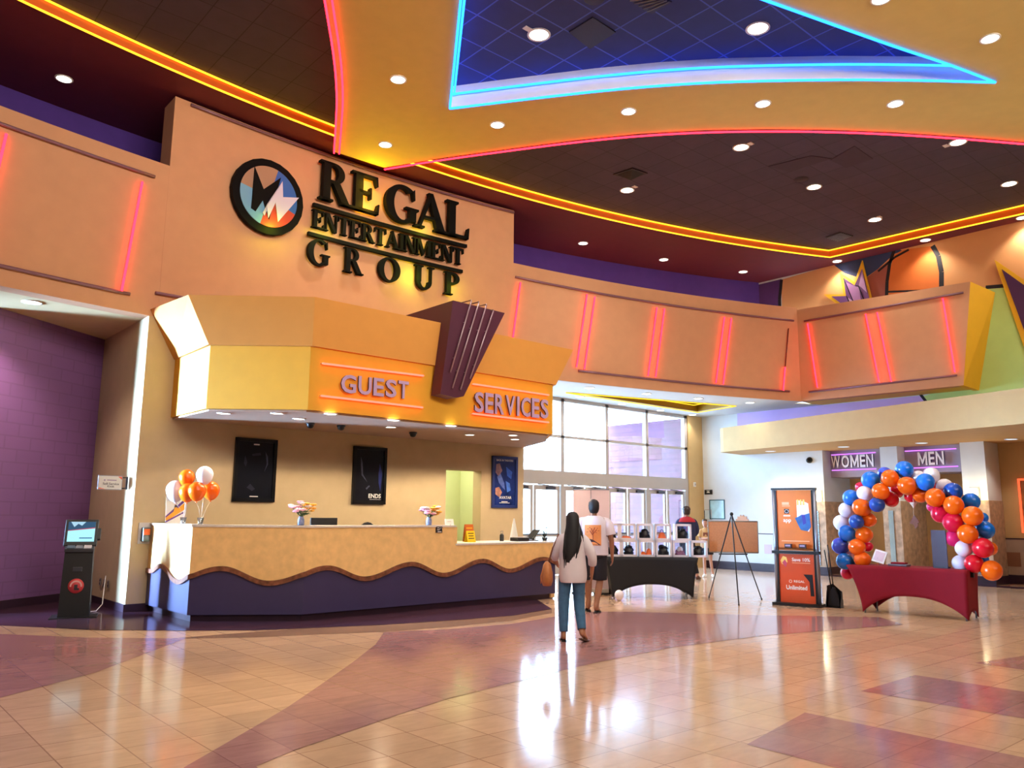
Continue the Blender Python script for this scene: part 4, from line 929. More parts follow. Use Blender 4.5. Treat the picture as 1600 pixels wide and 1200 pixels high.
pr([(-.1, .3), (.2, .42), (.1, .8), (.0, .5)], M_pu); pr([(-.3, .42), (.15, .3), (.2, .5), (-.1, .62)], M_ye, .0055); pr([(-.1, .48), (.12, .45), (.08, .74), (.0, .76)], M_dk, .0065); pr([(-.3, .02), (.25, .32), (.3, .42), (-.3, .1)], M_pu, .006); pr([(-.25, .88), (.2, .88), (.2, .9), (-.25, .9)], MATS['print_grey'])
def tent(P, wd_, ht, m, label, yaw=0, rows=3, ml=None):
    t = thing('table_card', label, 'sign', P, rotz=yaw)
    w = MB()
    for s in (-1, 1):
        w.prism([V((-wd_/2, s*.05, 0)), V((wd_/2, s*.05, 0)), V((wd_/2, s*.004, ht)), V((-wd_/2, s*.004, ht))], (0, .003, 0))
    w.done('card', m, t, local=True)
    for k in range(rows):
        v = .78-k*.22; y = -.05*(1-v)-.004*v-.002; w = MB(); w.box((0, y, ht*v), (wd_*(.7-.1*(k % 2)), .002, ht*.07)); w.done('printed_line', ml or M_dk, t, local=True)
tent(V((9.05, 11.55, zLo)), .19, .20, mat('yellow_card', '#f2c818', .5, var=0), 'yellow folded card with dark print on the lower counter', .05)
tent(V((9.25, 11.85, zLo)), .19, .31, mat('orange_card', '#c4601c', .5, var=0), 'taller orange card standing behind the yellow one', -.05, 4, M_ye)
# flower vases
def flowers(x, label, cols, seed):
    rnd = random.Random(seed); P = at_z(x, 820, zHi); P = V((P.x, 11.30, zHi)); P.x = at_y(x, 818, 11.30).x
    t = thing('flower_vase', label, 'flower vase', P)
    w = MB(); w.lathe([(0, 0), (.042, 0), (.05, .012), (.05, .085), (.036, .115), (.04, .13), (.034, .13), (.03, .115), (.044, .085), (.044, .014), (0, .012)], P, 20)
    w.done('vase', mat('blue_ribbed_glass', '#7d86a8', .15, var=.3, scale=30), t)
    w = MB()
    heads = []
    for k in range(22):
        a = rnd.uniform(0, 2*PI); rr_ = .17*math.sqrt(rnd.random()); h = .25+.12*rnd.random()-rr_*.45
        heads.append(P+V((rr_*math.cos(a)*1.15, rr_*math.sin(a)*.8, h)))
    for h in heads: w.tube([P+V((0, 0, .02)), P+V((0, 0, .12)), h], .003, 5)
    w.done('stems', mat('stem_green', '#33502a', .6, var=.2), t)
    w = MB()
    for k in range(14):
        a = rnd.uniform(0, 2*PI); l = .1+.06*rnd.random(); d_ = V((math.cos(a), math.sin(a)*.7, .25)).normalized(); b = P+V((0, 0, .15+.05*rnd.random())); s_ = d_.cross(V((0, 0, 1))).normalized()*.018
        w.face([b, b+d_*l*.5+s_, b+d_*l+V((0, 0, -.03)), b+d_*l*.5-s_])
    w.done('leaves', mat('leaf_green', '#3c5a2c', .6, var=.2), t)
    for h in heads:
        m = cols[0] if h.x < P.x else cols[1]
        if rnd.random() < .25: m = cols[2]
        w = MB(); R_ = .042+.016*rnd.random()
        for j in range(7):
            a = 2*PI*j/7; d_ = V((math.cos(a), math.sin(a), .35)).normalized(); w.ball(h+d_*R_*.55, R_*.5, 1, 1, .55, 6)
        w.ball(h+V((0, 0, .006)), R_*.42, n=6); w.done('blossom', m, t)
F = [mat('pink_petals', '#e8a4b4', .6, var=.15), mat('yellow_petals', '#f4a428', .6, var=.15), mat('pale_petals', '#f2dcd0', .6, var=.1)]
flowers(470, 'vase of pink and yellow flowers left of the monitor on the counter', F, 3)
flowers(670, 'vase of pink and orange flowers near the step in the counter', F, 5)
# monitor, chair
c = at_y(506, 815, 11.62); t = thing('computer_monitor', 'black monitor seen from behind just above the counter edge', 'monitor', (c.x, 11.62, .76))
zm = at_y(506, 809, 11.62).z
w = MB(); w.box((c.x, 11.62, zm-.17), (.46, .035, .34)); w.done('screen_housing', M_black, t, bevel=.006)
w = MB(); w.box((c.x, 11.60, zm-.16), (.2, .02, .14)); w.done('back_bulge', M_black, t)
w = MB(); w.tube([(c.x, 11.62, .77), (c.x, 11.62, zm-.3)], .02); w.done('neck', M_black, t)
w = MB(); w.lathe([(0, 0), (.11, 0), (.11, .012), (0, .014)], (c.x, 11.62, .76), 24); w.done('base', M_black, t)
c = at_y(592, 816, 12.5); zt = c.z; t = thing('office_chair', 'black office chair whose rounded back just shows over the counter', 'chair', (c.x, 12.6, 0))
w = MB()
for k in range(5): a = 2*PI*k/5; w.tube([(c.x, 12.6, .09), (c.x+.28*math.cos(a), 12.6+.28*math.sin(a), .06)], .02)
w.done('star_base', M_black, t)
for k in range(5):
    a = 2*PI*k/5; w = MB(); w.lathe([(0, -.012), (.028, -.012), (.028, .012), (0, .012)], (c.x+.28*math.cos(a), 12.6+.28*math.sin(a), .03), 12, axis=(math.sin(a), -math.cos(a), 0)); w.done('caster', M_black, t)
w = MB(); w.tube([(c.x, 12.6, .09), (c.x, 12.6, .68)], .025); w.done('gas_lift', M_blackm, t)
w = MB(); w.box((c.x, 12.6, .72), (.48, .46, .09)); w.done('seat', M_black, t, bevel=.03)
w = MB(); hb = zt-.85; w.prism([(c.x+.21*math.cos(a)*(1 if True else 1), 12.86, .85+hb/2+hb/2*math.sin(a)) for a in [2*PI*i/20 for i in range(20)]], (0, .05, 0)); w.done('backrest', M_black, t, bevel=.015)
w = MB(); w.tube([(c.x, 12.7, .68), (c.x, 12.93, .72), (c.x, 12.93, 1.0)], .02); w.done('back_support', M_blackm, t)
# clutter on the lower counter's right end
def at_low(x, y=11.75): p = at_y(x, 845, y); return V((p.x, y, zLo))
P = at_low(784); t = thing('drink_bottle', 'black drink bottle with clear cap at the end of the counter', 'bottle', P)
w = MB(); w.lathe([(0, 0), (.038, 0), (.04, .01), (.04, .11), (.026, .135), (0, .135)], P, 18); w.done('bottle_body', M_black, t)
w = MB(); w.lathe([(0, .135), (.026, .136), (.028, .19), (0, .195)], P, 18); w.done('cap', M_clear, t)
P = at_low(803, 11.95); t = thing('napkin_fan', 'tall white folded paper fan behind the black bottle', 'napkin', P)
w = MB()
for k in range(7):
    u0, u1 = -.10+.2*k/7, -.10+.2*(k+1)/7; d0 = .02 if k % 2 else -.02
    w.face([P+V((u0, -d0, .012)), P+V((u1, d0, .012)), P+V((u1*.12, d0*.2, .42)), P+V((u0*.12, -d0*.2, .42))])
o = w.done('folded_sheet', M_white, t); o.modifiers.new('s', 'SOLIDIFY').thickness = .002
w = MB(); w.box(P+V((0, 0, .007)), (.22, .09, .012)); w.done('base', M_white, t)
P = at_low(812, 11.62); t = thing('receipt_printer', 'flat dark receipt printer on the lower counter', 'printer', P)
w = MB(); w.box(P+V((0, 0, .035)), (.30, .22, .07)); w.done('body', M_black, t, bevel=.01)
w = MB(); w.box(P+V((0, -.02, .074)), (.27, .16, .012)); w.done('lid', mat('pale_plastic', '#c9c2bc', .5), t)
P = at_low(833, 11.70); t = thing('tablet_stand', 'black tilted touch screen at the end of the lower counter', 'touch screen', P)
w = MB(); R = Euler((0, -.7, 0)).to_matrix(); w.box(P+V((0, 0, .12)), (.26, .2, .02), R); w.done('screen', M_black, t, bevel=.004)
w = MB(); w.box(P+V((0, 0, .01)), (.16, .16, .02)); w.done('base', M_black, t)
w = MB(); w.tube([P+V((0, 0, .01)), P+V((.02, 0, .12))], .02); w.done('stand', M_black, t)
P = at_low(851, 11.55); t = thing('potted_plant', 'small dark plant with thin leaves at the right tip of the counter', 'plant', P)
w = MB(); w.lathe([(0, 0), (.045, 0), (.06, .07), (.052, .07), (0, .05)], P, 16); w.done('pot', M_black, t)
w = MB(); rnd = random.Random(4)
for k in range(16):
    a = rnd.uniform(0, 2*PI); h = .05+.12*rnd.random(); d_ = V((math.cos(a)*.09, math.sin(a)*.09, h)); b = P+V((0, 0, .055)); s_ = V((-math.sin(a), math.cos(a), 0))*.014
    w.face([b-s_*.4, b+d_*.6+V((0, 0, .03))-s_, b+d_, b+d_*.6+V((0, 0, .03))+s_])
w.done('leaves', mat('dark_leaf', '#1c2e28', .5, var=.2), t)
w = MB(); w.tube([P+V((0, 0, .05)), P+V((.02, 0, .18)), P+V((.05, 0, .25))], .003, 5); w.ball(P+V((.05, 0, .25)), .018, n=6); w.done('flower_stem', MATS['dark_leaf'], t)
# thermostat inside the office, cameras in the canopy
c = at_y(734, 803, 15.585); t = thing('thermostat', 'white thermostat box on the green office wall seen through the doorway', 'thermostat', c)
w = MB(); w.box(c, (.11, .03, .12)); w.done('housing', M_white, t, bevel=.008)
w = MB(); w.box(c+V((0, -.017, .025)), (.06, .004, .025)); w.done('display', mat('lcd_grey', '#6d7a66', .3, var=0), t)
for (x, y, lb) in ((485, 666, 'left black dome camera under the canopy'), (533, 669.5, 'middle black dome camera under the canopy'), (645.5, 680.5, 'right black dome camera under the canopy')):
    P = at_z(x, y-5, zC0-.031); t = thing('dome_camera', lb, 'security camera', P, 'dome cameras under the canopy')
    w = MB(); w.lathe([(0, 0), (.075, 0), (.075, -.03), (0, -.03)], P, 20); w.done('mount', M_black, t)
    w = MB(); w.lathe([(.062, -.03), (.058, -.06), (.04, -.085), (0, -.095)], P, 20); w.done('dome', M_gloss, t)

# ------------------------------------------------------------------ pillar fittings and ticket kiosk
Xp = 3.915
P = at_x(199, 755, Xp); t = thing('projecting_sign', 'white self-service sign projecting from the pillar above the ticket kiosk', 'sign', P)
w = MB(); w.box(P+V((-.01, 0, 0)), (.02, .05, .20)); w.tube([P+V((-.02, 0, .085)), P+V((-.09, 0, .085))], .008); w.tube([P+V((-.02, 0, -.085)), P+V((-.09, 0, -.085))], .008); w.done('bracket', M_blackm, t)
w = MB(); w.box(P+V((-.26, 0, 0)), (.36, .022, .225)); w.done('sign_frame', M_grey, t)
w = MB(); w.box(P+V((-.26, -.013, 0)), (.34, .006, .205)); fc = w.done('sign_face', M_white, t)
w = MB(); w.text('Self-Service', P+V((-.25, -.017, -.02)), (1, 0, 0), (0, 0, 1), .052, .002, bold=.01); w.text('Kiosk', P+V((-.25, -.017, -.06)), (1, 0, 0), (0, 0, 1), .045, .002, bold=.01); w.done('lettering', M_dk, fc)
M_so = mat('print_orange', '#d8562c', .5, var=0)
w = MB(); w.prism([P+V((-.15, -.0165, .1)), P+V((-.09, -.0165, .1)), P+V((-.09, -.0165, .05))], (0, -.001, 0)); w.done('corner_flash', M_so, fc)
w = MB(); w.prism([P+V((-.43, -.0165, -.1)), P+V((-.33, -.0165, -.1)), P+V((-.42, -.0165, -.08))], (0, -.001, 0)); w.done('corner_flash', M_so, fc)
w = MB(); w.box(P+V((-.24, -.017, .04)), (.14, .002, .016)); w.lathe([(0, 0), (.014, 0), (.014, .002), (0, .002)], P+V((-.345, -.017, .04)), 12, axis=(0, -1, 0)); w.done('small_logo', mat('print_mauve', '#a08aa8', .5, var=0), fc)
c, r, wd_, ht = on_arc(4.10, 4.26, RR-.01, 1.17, 1.44); n_ = r.cross(V((0, 0, 1)))
P = at_r(225, 833, RR-.01); c = V((P.x, P.y, P.z)); t = thing('sanitizer_dispenser', 'wall sanitizer dispenser with orange label on the pillar beside the counter', 'dispenser', c)
w = MB(); quad(w, c, r, (0, 0, 1), .19, .33, .012); w.done('back_plate', mat('pale_grey_plastic', '#c9c4c4', .4), t)
w = MB(); quad(w, c+n_*.012+V((0, 0, -.02)), r, (0, 0, 1), .115, .22, .09); w.done('housing', M_black, t, bevel=.012)
w = MB(); quad(w, c+n_*.103+V((0, 0, .02)), r, (0, 0, 1), .10, .095, .003); w.done('label_panel', mat('orange_label', '#e06020', .5, var=.1), t)
w = MB(); quad(w, c+n_*.104+V((0, 0, -.075)), r, (0, 0, 1), .09, .06, .004); w.done('lower_panel', mat('dark_grey_plastic', '#3c3a44', .4), t)
for i, (x, y) in enumerate(((156.5, 909), (162.5, 911), (169, 912.5))):
    P = at_x(x, y, Xp+.005); t = thing('wall_outlet', 'wall outlet low on the pillar beside the kiosk, %s of three' % ('left', 'middle', 'right')[i], 'outlet', P, 'outlets on the pillar')
    w = MB(); w.box(P, (.012, .075, .12)); w.done('cover_plate', mat('outlet_steel', '#8a8078', .35, metal=.6), t)
    for dz in (.025, -.025):
        w = MB(); w.box(P+V((-.008, 0, dz)), (.005, .035, .03)); w.done('socket', M_dk, t)
KP = V((3.20, 13.52, 0)); KY = -.30
kt = thing('ticket_kiosk', 'black self-service ticket kiosk with lit screen beside the purple wall', 'kiosk', KP, rotz=KY)
w = MB(); w.box((0, .02, .008), (.62, .48, .016)); w.done('base_plate', M_black, kt, local=True)
w = MB(); w.loft([[(-.205, -.16, .016), (.205, -.16, .016), (.205, .16, .016), (-.205, .16, .016)], [(-.185, -.15, .98), (.185, -.15, .98), (.185, .14, .98), (-.185, .14, .98)]], smooth=False); w.done('cabinet', M_black, kt, local=True)
w = MB(); w.prism([(-.19, -.20, .99), (-.19, -.12, 1.03), (-.19, .12, 1.03), (-.19, .12, .96), (-.19, -.2, .95)], (.38, 0, 0)); w.done('keypad_shelf', mat('kiosk_shelf', '#23232c', .4), kt, local=True)
for dx, ww, m in ((-.11, .10, mat('keypad_dark', '#45505c', .4)), (.0, .09, mat('keypad_mid', '#6c6a70', .4)), (.11, .10, mat('keypad_pale', '#b8b2b4', .4))):
    w = MB(); w.box((dx, -.155, 1.022), (ww, .09, .012), (.46, 0, 0)); w.done('keypad', m, kt, local=True)
R = Euler((-.30, 0, 0)).to_matrix(); hc = V((0, -.03, 1.22))
w = MB(); w.box(hc, (.44, .07, .40), R); hd = w.done('monitor', M_black, kt, local=True, bevel=.01)
w = MB(); w.box(hc+R @ V((0, -.037, .01)), (.36, .004, .30), R); w.done('screen', emat('screen_glow', (.42, .86, .98), 1.15), hd, local=True)
def scr(pts, m, d): 
    w = MB(); w.prism([hc+R @ V((u, -d, v)) for u, v in pts], R @ V((0, -.001, 0))); w.done('screen_image', m, hd, local=True)
scr([(-.18, .02), (.18, .06), (.18, .16), (-.18, .16)], emat('screen_navy', (.05, .12, .22), .9), .041)
scr([(-.15, .16), (-.10, .08), (-.05, .13), (0, .10), (.05, .16)], emat('screen_pale', (.5, .8, 1), .9), .043); scr([(-.18, .02), (.18, .06), (.18, .075), (-.18, .03)], emat('screen_red', (.6, .1, .15), .9), .044)
scr([(-.02, -.08), (.15, -.08), (.15, -.095), (-.02, -.095)], emat('screen_text', (.05, .2, .4), .8), .042)
w = MB(); w.box((.235, -.02, 1.20), (.05, .09, .17), R); w.done('card_reader', M_black, kt, local=True, bevel=.006)
w = MB(); w.box((0, -.172, .70), (.12, .03, .06)); w.done('ticket_slot', mat('slot_grey', '#2e2e38', .4), kt, local=True)
w = MB(); w.lathe([(0, 0), (.105, 0), (.105, .003), (0, .003)], (0, -.166, .46), 28, axis=(0, -1, .02)); stx = w.done('round_sticker', mat('sticker_red', '#c0383c', .5, var=0), kt, local=True)
w = MB(); w.box((0, -.171, .44), (.045, .002, .08)); w.box((.02, -.171, .415), (.05, .002, .03)); w.done('sticker_figure', M_dk, stx, local=True)
w = MB(); w.prism([(.09*math.cos(a)*.9, -.1705, .46+.09*math.sin(a)*.9) for a in [PI*(-.05+1.1*i/16) for i in range(17)]]+[(.075*math.cos(a)*.8, -.1705, .46+.07*math.sin(a)*.8) for a in [PI*(1.05-1.1*i/16) for i in range(17)]], (0, -.001, 0)); w.done('sticker_band', mat('sticker_pale', '#d8a09c', .5, var=0), stx, local=True)
w = MB(); cpts = [at_x(158, 922, Xp-.01), V((3.86, 14.55, .5)), V((3.78, 14.3, .08)), V((3.62, 14.0, .015)), V((3.40, 13.75, .03))]
w.tube(cpts, .008, 6); w.done('power_cable', M_white, label='pale cable from the pillar outlets down to the kiosk', cat='cable')
# ------------------------------------------------------------------ fittings on the restroom wall
def wq(s, P, th=.012, m=None): s.prism(P, (-th, 0, 0), m)
z5 = lambda a, b, d=.03: at_x(1200+a/3.75, 340+b/3.75, XR-d)
t = thing('crown_panel', 'jagged purple crown panel with yellow edge in front of the mural', 'wall decoration', z5(500, 420))
w = MB(); wq(w, [z5(*q) for q in ((330, 452), (447, 452), (424, 322), (512, 378), (556, 252), (612, 480), (560, 545), (440, 530))], .05); w.done('yellow_backing', mat('crown_yellow', '#e8b020', .5, var=.03), t)
w = MB(); wq(w, [z5(*q, .085) for q in ((372, 462), (458, 460), (442, 352), (508, 398), (552, 300), (596, 480), (545, 535), (445, 515))], .01); pf = w.done('purple_face', mat('crown_purple', '#6a3f74', .5, var=.05), t)
for P_, c in (([(458, 380), (508, 400), (532, 400), (545, 490), (500, 490)], '#a878a8'), ([(552, 310), (580, 440), (548, 410), (532, 398)], '#b48ab4'), ([(470, 470), (505, 492), (470, 505)], '#b890b4')):
    w = MB(); wq(w, [z5(*q, .097) for q in P_], .003); w.done('facet', mat('crown_facet_'+c[1:], c, .5, var=.04), pf)
w = MB()
for a, b in (((442, 356), (500, 492)), ((530, 400), (560, 480)), ((512, 400), (530, 402)), ((460, 460), (480, 505))): w.tube([z5(*a, .099), z5(*b, .099)], .012, 5)
w.done('contour_line', M_ink, pf)
t = thing('pointed_panel', 'large pointed dark purple panel with yellow edge at the right edge of the photo', 'wall decoration', z5(1450, 480))
w = MB(); wq(w, [z5(*q) for q in ((1330, 248), (1700, 500), (1620, 1060), (1490, 722))], .05); w.done('yellow_backing', MATS['crown_yellow'], t)
w = MB(); wq(w, [z5(*q, .085) for q in ((1370, 302), (1660, 510), (1620, 960), (1512, 690))], .01); w.done('purple_face', mat('shard_purple', '#4a2450', .5, var=.05), t)
rY = (0, -1, 0); uZ = (0, 0, 1)
xh = XR+.42
for word, ya, yb, px0, px1, lb in (('WOMEN', 0, 0, 1301, 1369, 'raised white letters reading WOMEN over the left restroom opening'), ('MEN', 0, 0, 1436, 1479, 'raised white letters reading MEN over the right restroom opening')):
    xm_ = (px0+px1)/2; ym = 721 if word == 'WOMEN' else 716.5
    a, b, c = at_x(px0, ym, xh), at_x(px1, ym, xh), at_x(xm_, ym, xh); s_ = thing('letter_sign', lb, 'sign', c)
    ws = {'W': 1.0, 'O': .84, 'M': .9, 'E': .58, 'N': .74}; tot = sum(ws[k] for k in word); y = a.y
    for k in word:
        wd_ = ws[k]/tot*(a.y-b.y); w = MB()
        if k == 'M': w.prism([(xh-.08, y-wd_*(.07+.86*u), c.z-.1725+.345*v) for u, v in ((0, 0), (0, 1), (.2, 1), (.5, .40), (.8, 1), (1, 1), (1, 0), (.8, 0), (.8, .60), (.55, .1), (.45, .1), (.2, .60), (.2, 0))], (-.05, 0, 0), mside=1)
        else: w.text(k, (xh-.08, y-wd_/2, c.z), rY, uZ, .4, .05, fit=(wd_*.86, .345), bold=.022, mside=1)
        w.done('letter', [mat('white_letter_face', '#f6f0f6', .4, var=0), M_side], s_); y -= wd_
for (x0, y0, x1, y1, lb) in ((1299, 711, 1368, 707, 'thin purple neon line above WOMEN'), (1300, 735, 1369, 732.5, 'thin purple neon line below WOMEN'), (1414, 705, 1494, 701, 'thin purple neon line above MEN'), (1425, 731.5, 1497, 728.5, 'thin purple neon line below MEN')):
    neon('n', [at_x(x0, y0, xh-.06), at_x(x1, y1, xh-.06)], M_npurple, lb, 'purple neon lines on the restroom headers', .014, back=(.06, 0, 0))
M_sconce = emat('sconce_glow', (1.0, .80, .42), 7)
for yy, lb in ((11.66, 'glowing wall sconce on the pier behind the advertising stand'), (7.60, 'glowing wall sconce on the pier right of the balloon arch')):
    P = V((XR-.02, yy, 2.15)); t = thing('wall_sconce', lb, 'wall lamp', P, 'sconces on the piers')
    w = MB(); w.box(P+V((-.01, 0, 0)), (.02, .22, .34)); w.done('back_plate', M_alu, t)
    w = MB(); w.lathe([(.0, -.14), (.09, -.14), (.09, .14), (0, .14)], P+V((-.09, 0, 0)), 20); w.done('shade', M_sconce, t)
    l = bpy.data.lights.new('sconce_light', 'POINT'); l.energy = 22; l.color = (1, .78, .42); l.shadow_soft_size = .1
    o = bpy.data.objects.new('sconce_light', l); COL.objects.link(o); o.location = P+V((-.26, 0, .0))
M_strip = mat('polished_glass_strip', '#b8d4ee', .12, metal=.85, var=.05)
for yy, lb in ((11.75, 'tall polished glass strip set in the left marble pier'), (9.66, 'tall polished glass strip set in the marble pier between the restrooms'), (7.58, 'tall polished glass strip set in the right marble pier')):
    w = MB(); w.box((XR-.045, yy, 1.0), (.02, .13, 1.5)); w.done('glass_strip', M_strip, label=lb, cat='wall strip', group='glass strips in the piers')
def frame(px, py, wpx, hpx, label, mf, mi, wd_=None, X=XR, name='picture_frame', cat='picture frame', fr=.02):
    c = at_x(px, py, X-.01); sc = (c-CO).length/FOC; wm = wd_ or wpx*sc/.74; hm = hpx*sc*1.0
    t = thing(name, label, cat, c); w = MB()
    for u, v, a, b in ((0, hm/2-fr/2, wm, fr), (0, -hm/2+fr/2, wm, fr), (wm/2-fr/2, 0, fr, hm), (-wm/2+fr/2, 0, fr, hm)): w.box(c+V((0, u, v)), (.025, a, b))
    w.done('frame', mf, t)
    w = MB(); w.box(c, (.012, wm-fr*1.6, hm-fr*1.6)); o = w.done('sheet', mi, t); return t, c, wm, hm, o
M_paper = mat('certificate_paper', '#cfe0e6', .4, var=.06, scale=5); M_teal = mat('teal_frame', '#2e5a66', .4, var=0)
frame(1120.5, 796, 20, 29, 'largest framed notice on the white wall, teal-edged', M_teal, mat('pale_blue_print', '#b4dde6', .2, var=.12, scale=6), fr=.03)
frame(1096, 805, 9.5, 14, 'small dark-framed certificate nearest the corner on the white wall', M_black, M_paper)
frame(1106, 804, 10, 15, 'small pale-framed certificate between two dark-framed notices', M_alu, M_paper)
frame(1096, 822, 10, 14, 'lowest small frame on the white wall beside the girl', M_black, M_paper)
t, c, wm, hm, o = frame(1107, 769, 10, 7, 'small black sign with white picture high on the white wall', M_black, M_black, name='wall_plaque', cat='sign', fr=.012)
w = MB(); w.prism([c+V((-.014, .06*math.cos(a), .045*math.sin(a)-.02)) for a in [PI*i/10 for i in range(11)]], (-.003, 0, 0)); w.box(c+V((-.015, 0, .045)), (.003, .12, .012)); w.done('printed_symbol', M_white, o)
c = at_x(1200, 858, XR-.004); w = MB(); w.box(c, (.008, .24, .27)); w.done('access_panel', mat('pale_panel', '#cdb8c4', .6), label='pale square access panel low on the white wall', cat='panel')
c = at_y(1084.5, 757, YW-.11); t = thing('fire_strobe', 'white fire alarm strobe on the cream return beside the glazing', 'alarm', c)
w = MB(); w.box(c+V((0, -.02, 0)), (.1, .04, .14)); w.done('housing', M_white, t, bevel=.01)
w = MB(); w.box(c+V((0, -.045, .0)), (.05, .02, .07)); w.done('lens', M_alu, t)
c = at_x(1265, 719, XR-.02); t = thing('dome_camera', 'black dome camera high on the pier left of WOMEN', 'security camera', c)
w = MB(); w.lathe([(0, 0), (.09, 0), (.085, .03), (0, .03)], c, 20, axis=(-1, 0, 0)); w.done('mount', M_black, t)
w = MB(); w.ball(c+V((-.05, 0, -.01)), .075); w.done('dome', M_gloss, t)
# sunburst plaque behind the easel, red framed poster at the right edge, panel
c = at_x(1160, 815, XR-.006); w = MB(); w.prism([c+V((0, (.20 if i % 2 else .25)*math.cos(a), (.2 if i % 2 else .25)*math.sin(a)*1.0-.04)) for i, a in enumerate([PI*i/14 for i in range(29)])][:28], (-.02, 0, 0))
w.done('sunburst_plaque', mat('kraft_tan', '#c9977c', .7, var=.05), label='tan sunburst cut-out showing above the cork board', cat='wall decoration')
Xn = XR+.87
c = at_x(1606, 790, Xn-.02); t = thing('poster_case', 'red-framed lit poster case cut off by the right edge of the photo', 'poster', c)
w = MB()
for u, v, a, b in ((0, .63, .9, .05), (0, -.63, .9, .05), (.43, 0, .05, 1.3), (-.43, 0, .05, 1.3)): w.box(c+V((0, u-.28, v)), (.04, a, b))
w.done('neon_frame', emat('red_frame_glow', (1, .12, .04), 1.6), t)
w = MB(); w.box(c+V((.005, -.28, 0)), (.02, .82, 1.22)); w.done('poster_sheet', mat('poster_amber', '#b06a3a', .4, var=.4), t)
c = at_x(1582, 874, XR+.866); w = MB(); w.box(c, (.008, .36, .34)); w.done('access_panel', mat('brown_panel', '#8a5c44', .5), label='brown square panel in the pale wainscot at the far right', cat='panel')

# ------------------------------------------------------------------ easel with cork board
e0, e1, e2 = at_z(1108, 934), at_z(1190, 937), at_z(1154.5, 946)
hd = (e0+e1)/2; ap = at_pl(1143, 804, (e0+e1+e2)/3, (-.78, -.62, 0))
t = thing('display_easel', 'black tripod easel standing in front of the cork board', 'easel', (hd.x, hd.y, 0))
for P in (e0, e1, e2):
    w = MB(); w.tube([ap, P+V((0, 0, .012))], [.013, .010], 8); lg_ = w.done('leg', M_blackm, t)
    w = MB(); w.lathe([(0, 0), (.016, 0), (.014, .03), (0, .03)], P, 10); w.done('rubber_foot', M_black, lg_)
w = MB(); w.ball(ap+V((0, 0, .01)), .035, n=8); w.done('hinge_head', M_blackm, t)
nb = V((-.78, -.62, 0)).normalized(); rb = V((-nb.y, nb.x, 0)).normalized(); rb = rb if rb.dot(CR) > 0 else -rb
Pm = (e0+e1)/2+nb*-.02
a, b = at_pl(1123, 865.5, Pm, nb), at_pl(1168, 866, Pm, nb)
w = MB(); w.tube([a, b], .014, 6); w.done('board_ledge', M_blackm, t)
c0, c1, c2, c3 = [at_pl(x, y, Pm-nb*.03, nb) for x, y in ((1106, 814), (1183.5, 815), (1185, 864), (1108, 862.5))]
t = thing('cork_board', 'plain tan board resting on the black easel', 'board', (c2+c3)/2)
w = MB(); w.prism([c0, c1, c2, c3], -nb*.012); w.done('cork_sheet', mat('cork_tan', '#bd8258', .8, var=.08, scale=40), t)
w = MB()
for p, q in ((c0, c1), (c1, c2), (c2, c3), (c3, c0)): w.tube([p, q], .012, 4)
w.done('edge_frame', mat('board_edge', '#8a8478', .5), t)

# ------------------------------------------------------------------ advertising stand, broom
s0, s1 = at_z(1213, 944), at_z(1284, 949); rS = (s1-s0).normalized(); nS = V((rS.y, -rS.x, 0)); nS = nS if nS.x < 0 else -nS; mS = (s0+s1)/2; WS = (s1-s0).length
HS = 2.05
st = thing('advertising_stand', 'tall orange advertising stand with silver posts beside the broom', 'advertising stand', mS)
def SB(u, v, d=0): return mS+rS*(u*WS)+V((0, 0, v))+nS*d
def sbox(w, u, v, du, dv, d0, th): w.prism([SB(u-du/2, v-dv/2, d0), SB(u+du/2, v-dv/2, d0), SB(u+du/2, v+dv/2, d0), SB(u-du/2, v+dv/2, d0)], nS*th)
for s_ in (-1, 1):
    w = MB(); w.tube([SB(s_*.46, .02), SB(s_*.46, HS)], .034, 12); w.done('post', M_grey, st)
    w = MB(); sbox(w, s_*.41, HS/2, .035, HS-.02, -.02, .05); w.done('edge_strip', M_black, st)
w = MB(); sbox(w, 0, HS+.012, 1.0, .035, -.05, .1); w.done('top_bar', M_black, st)
w = MB(); sbox(w, 0, .93, 1.04, .05, -.07, .15); w.done('cross_bar', M_black, st)
w = MB(); sbox(w, 0, .025, 1.06, .05, -.16, .32); w.done('base_plate', M_black, st)
M_ad1 = mat('advert_orange', '#d2702c', .35, var=.12, scale=2); M_ad2 = mat('advert_red_orange', '#cf4f22', .35, var=.1, scale=2)
w = MB(); sbox(w, 0, 1.50, .80, 1.08, 0, .012); p1_ = w.done('upper_panel', M_ad1, st)
w = MB(); sbox(w, 0, .47, .80, .86, 0, .012); p2_ = w.done('lower_panel', M_ad2, st)
w = MB(); sbox(w, 0, 1.0, .82, .02, 0, .13); w.done('leaflet_tray', M_clear, st)
for u in (-.15, .17):
    t = thing('card_stack', 'dark stack of cards on the stand tray, %s of two' % ('left' if u < 0 else 'right'), 'cards', SB(u, 1.01, .06), 'card stacks on the stand tray'); w = MB(); sbox(w, u, 1.045, .15, .07, .03, .06); w.done('cards', mat('card_dark', '#33262e', .5), t); w = MB(); sbox(w, u, 1.05, .11, .03, .09, .002); w.done('printed_face', mat('print_mauve', '#a08aa8', .5, var=0), t)
def pb(par, u, v, du, dv, m, d=.013, nm='printed_line'):
    w = MB(); sbox(w, u, v, du, dv, d, .0015); w.done(nm, m, par)
def pt(par, txt, u, v, sz, m=M_white, sx=1, bold=.01):
    w = MB(); w.text(txt, SB(u, v, .013), rS, (0, 0, 1), sz, .002, bold=bold, sx=sx); w.done('lettering', m, par)
def pp(par, P_, m, d=.0135): w = MB(); w.prism([SB(u, v, d) for u, v in P_], nS*.0015); w.done('printed_shape', m, par)
M_wm = mat('print_white', '#e8dcd4', .5, var=0)
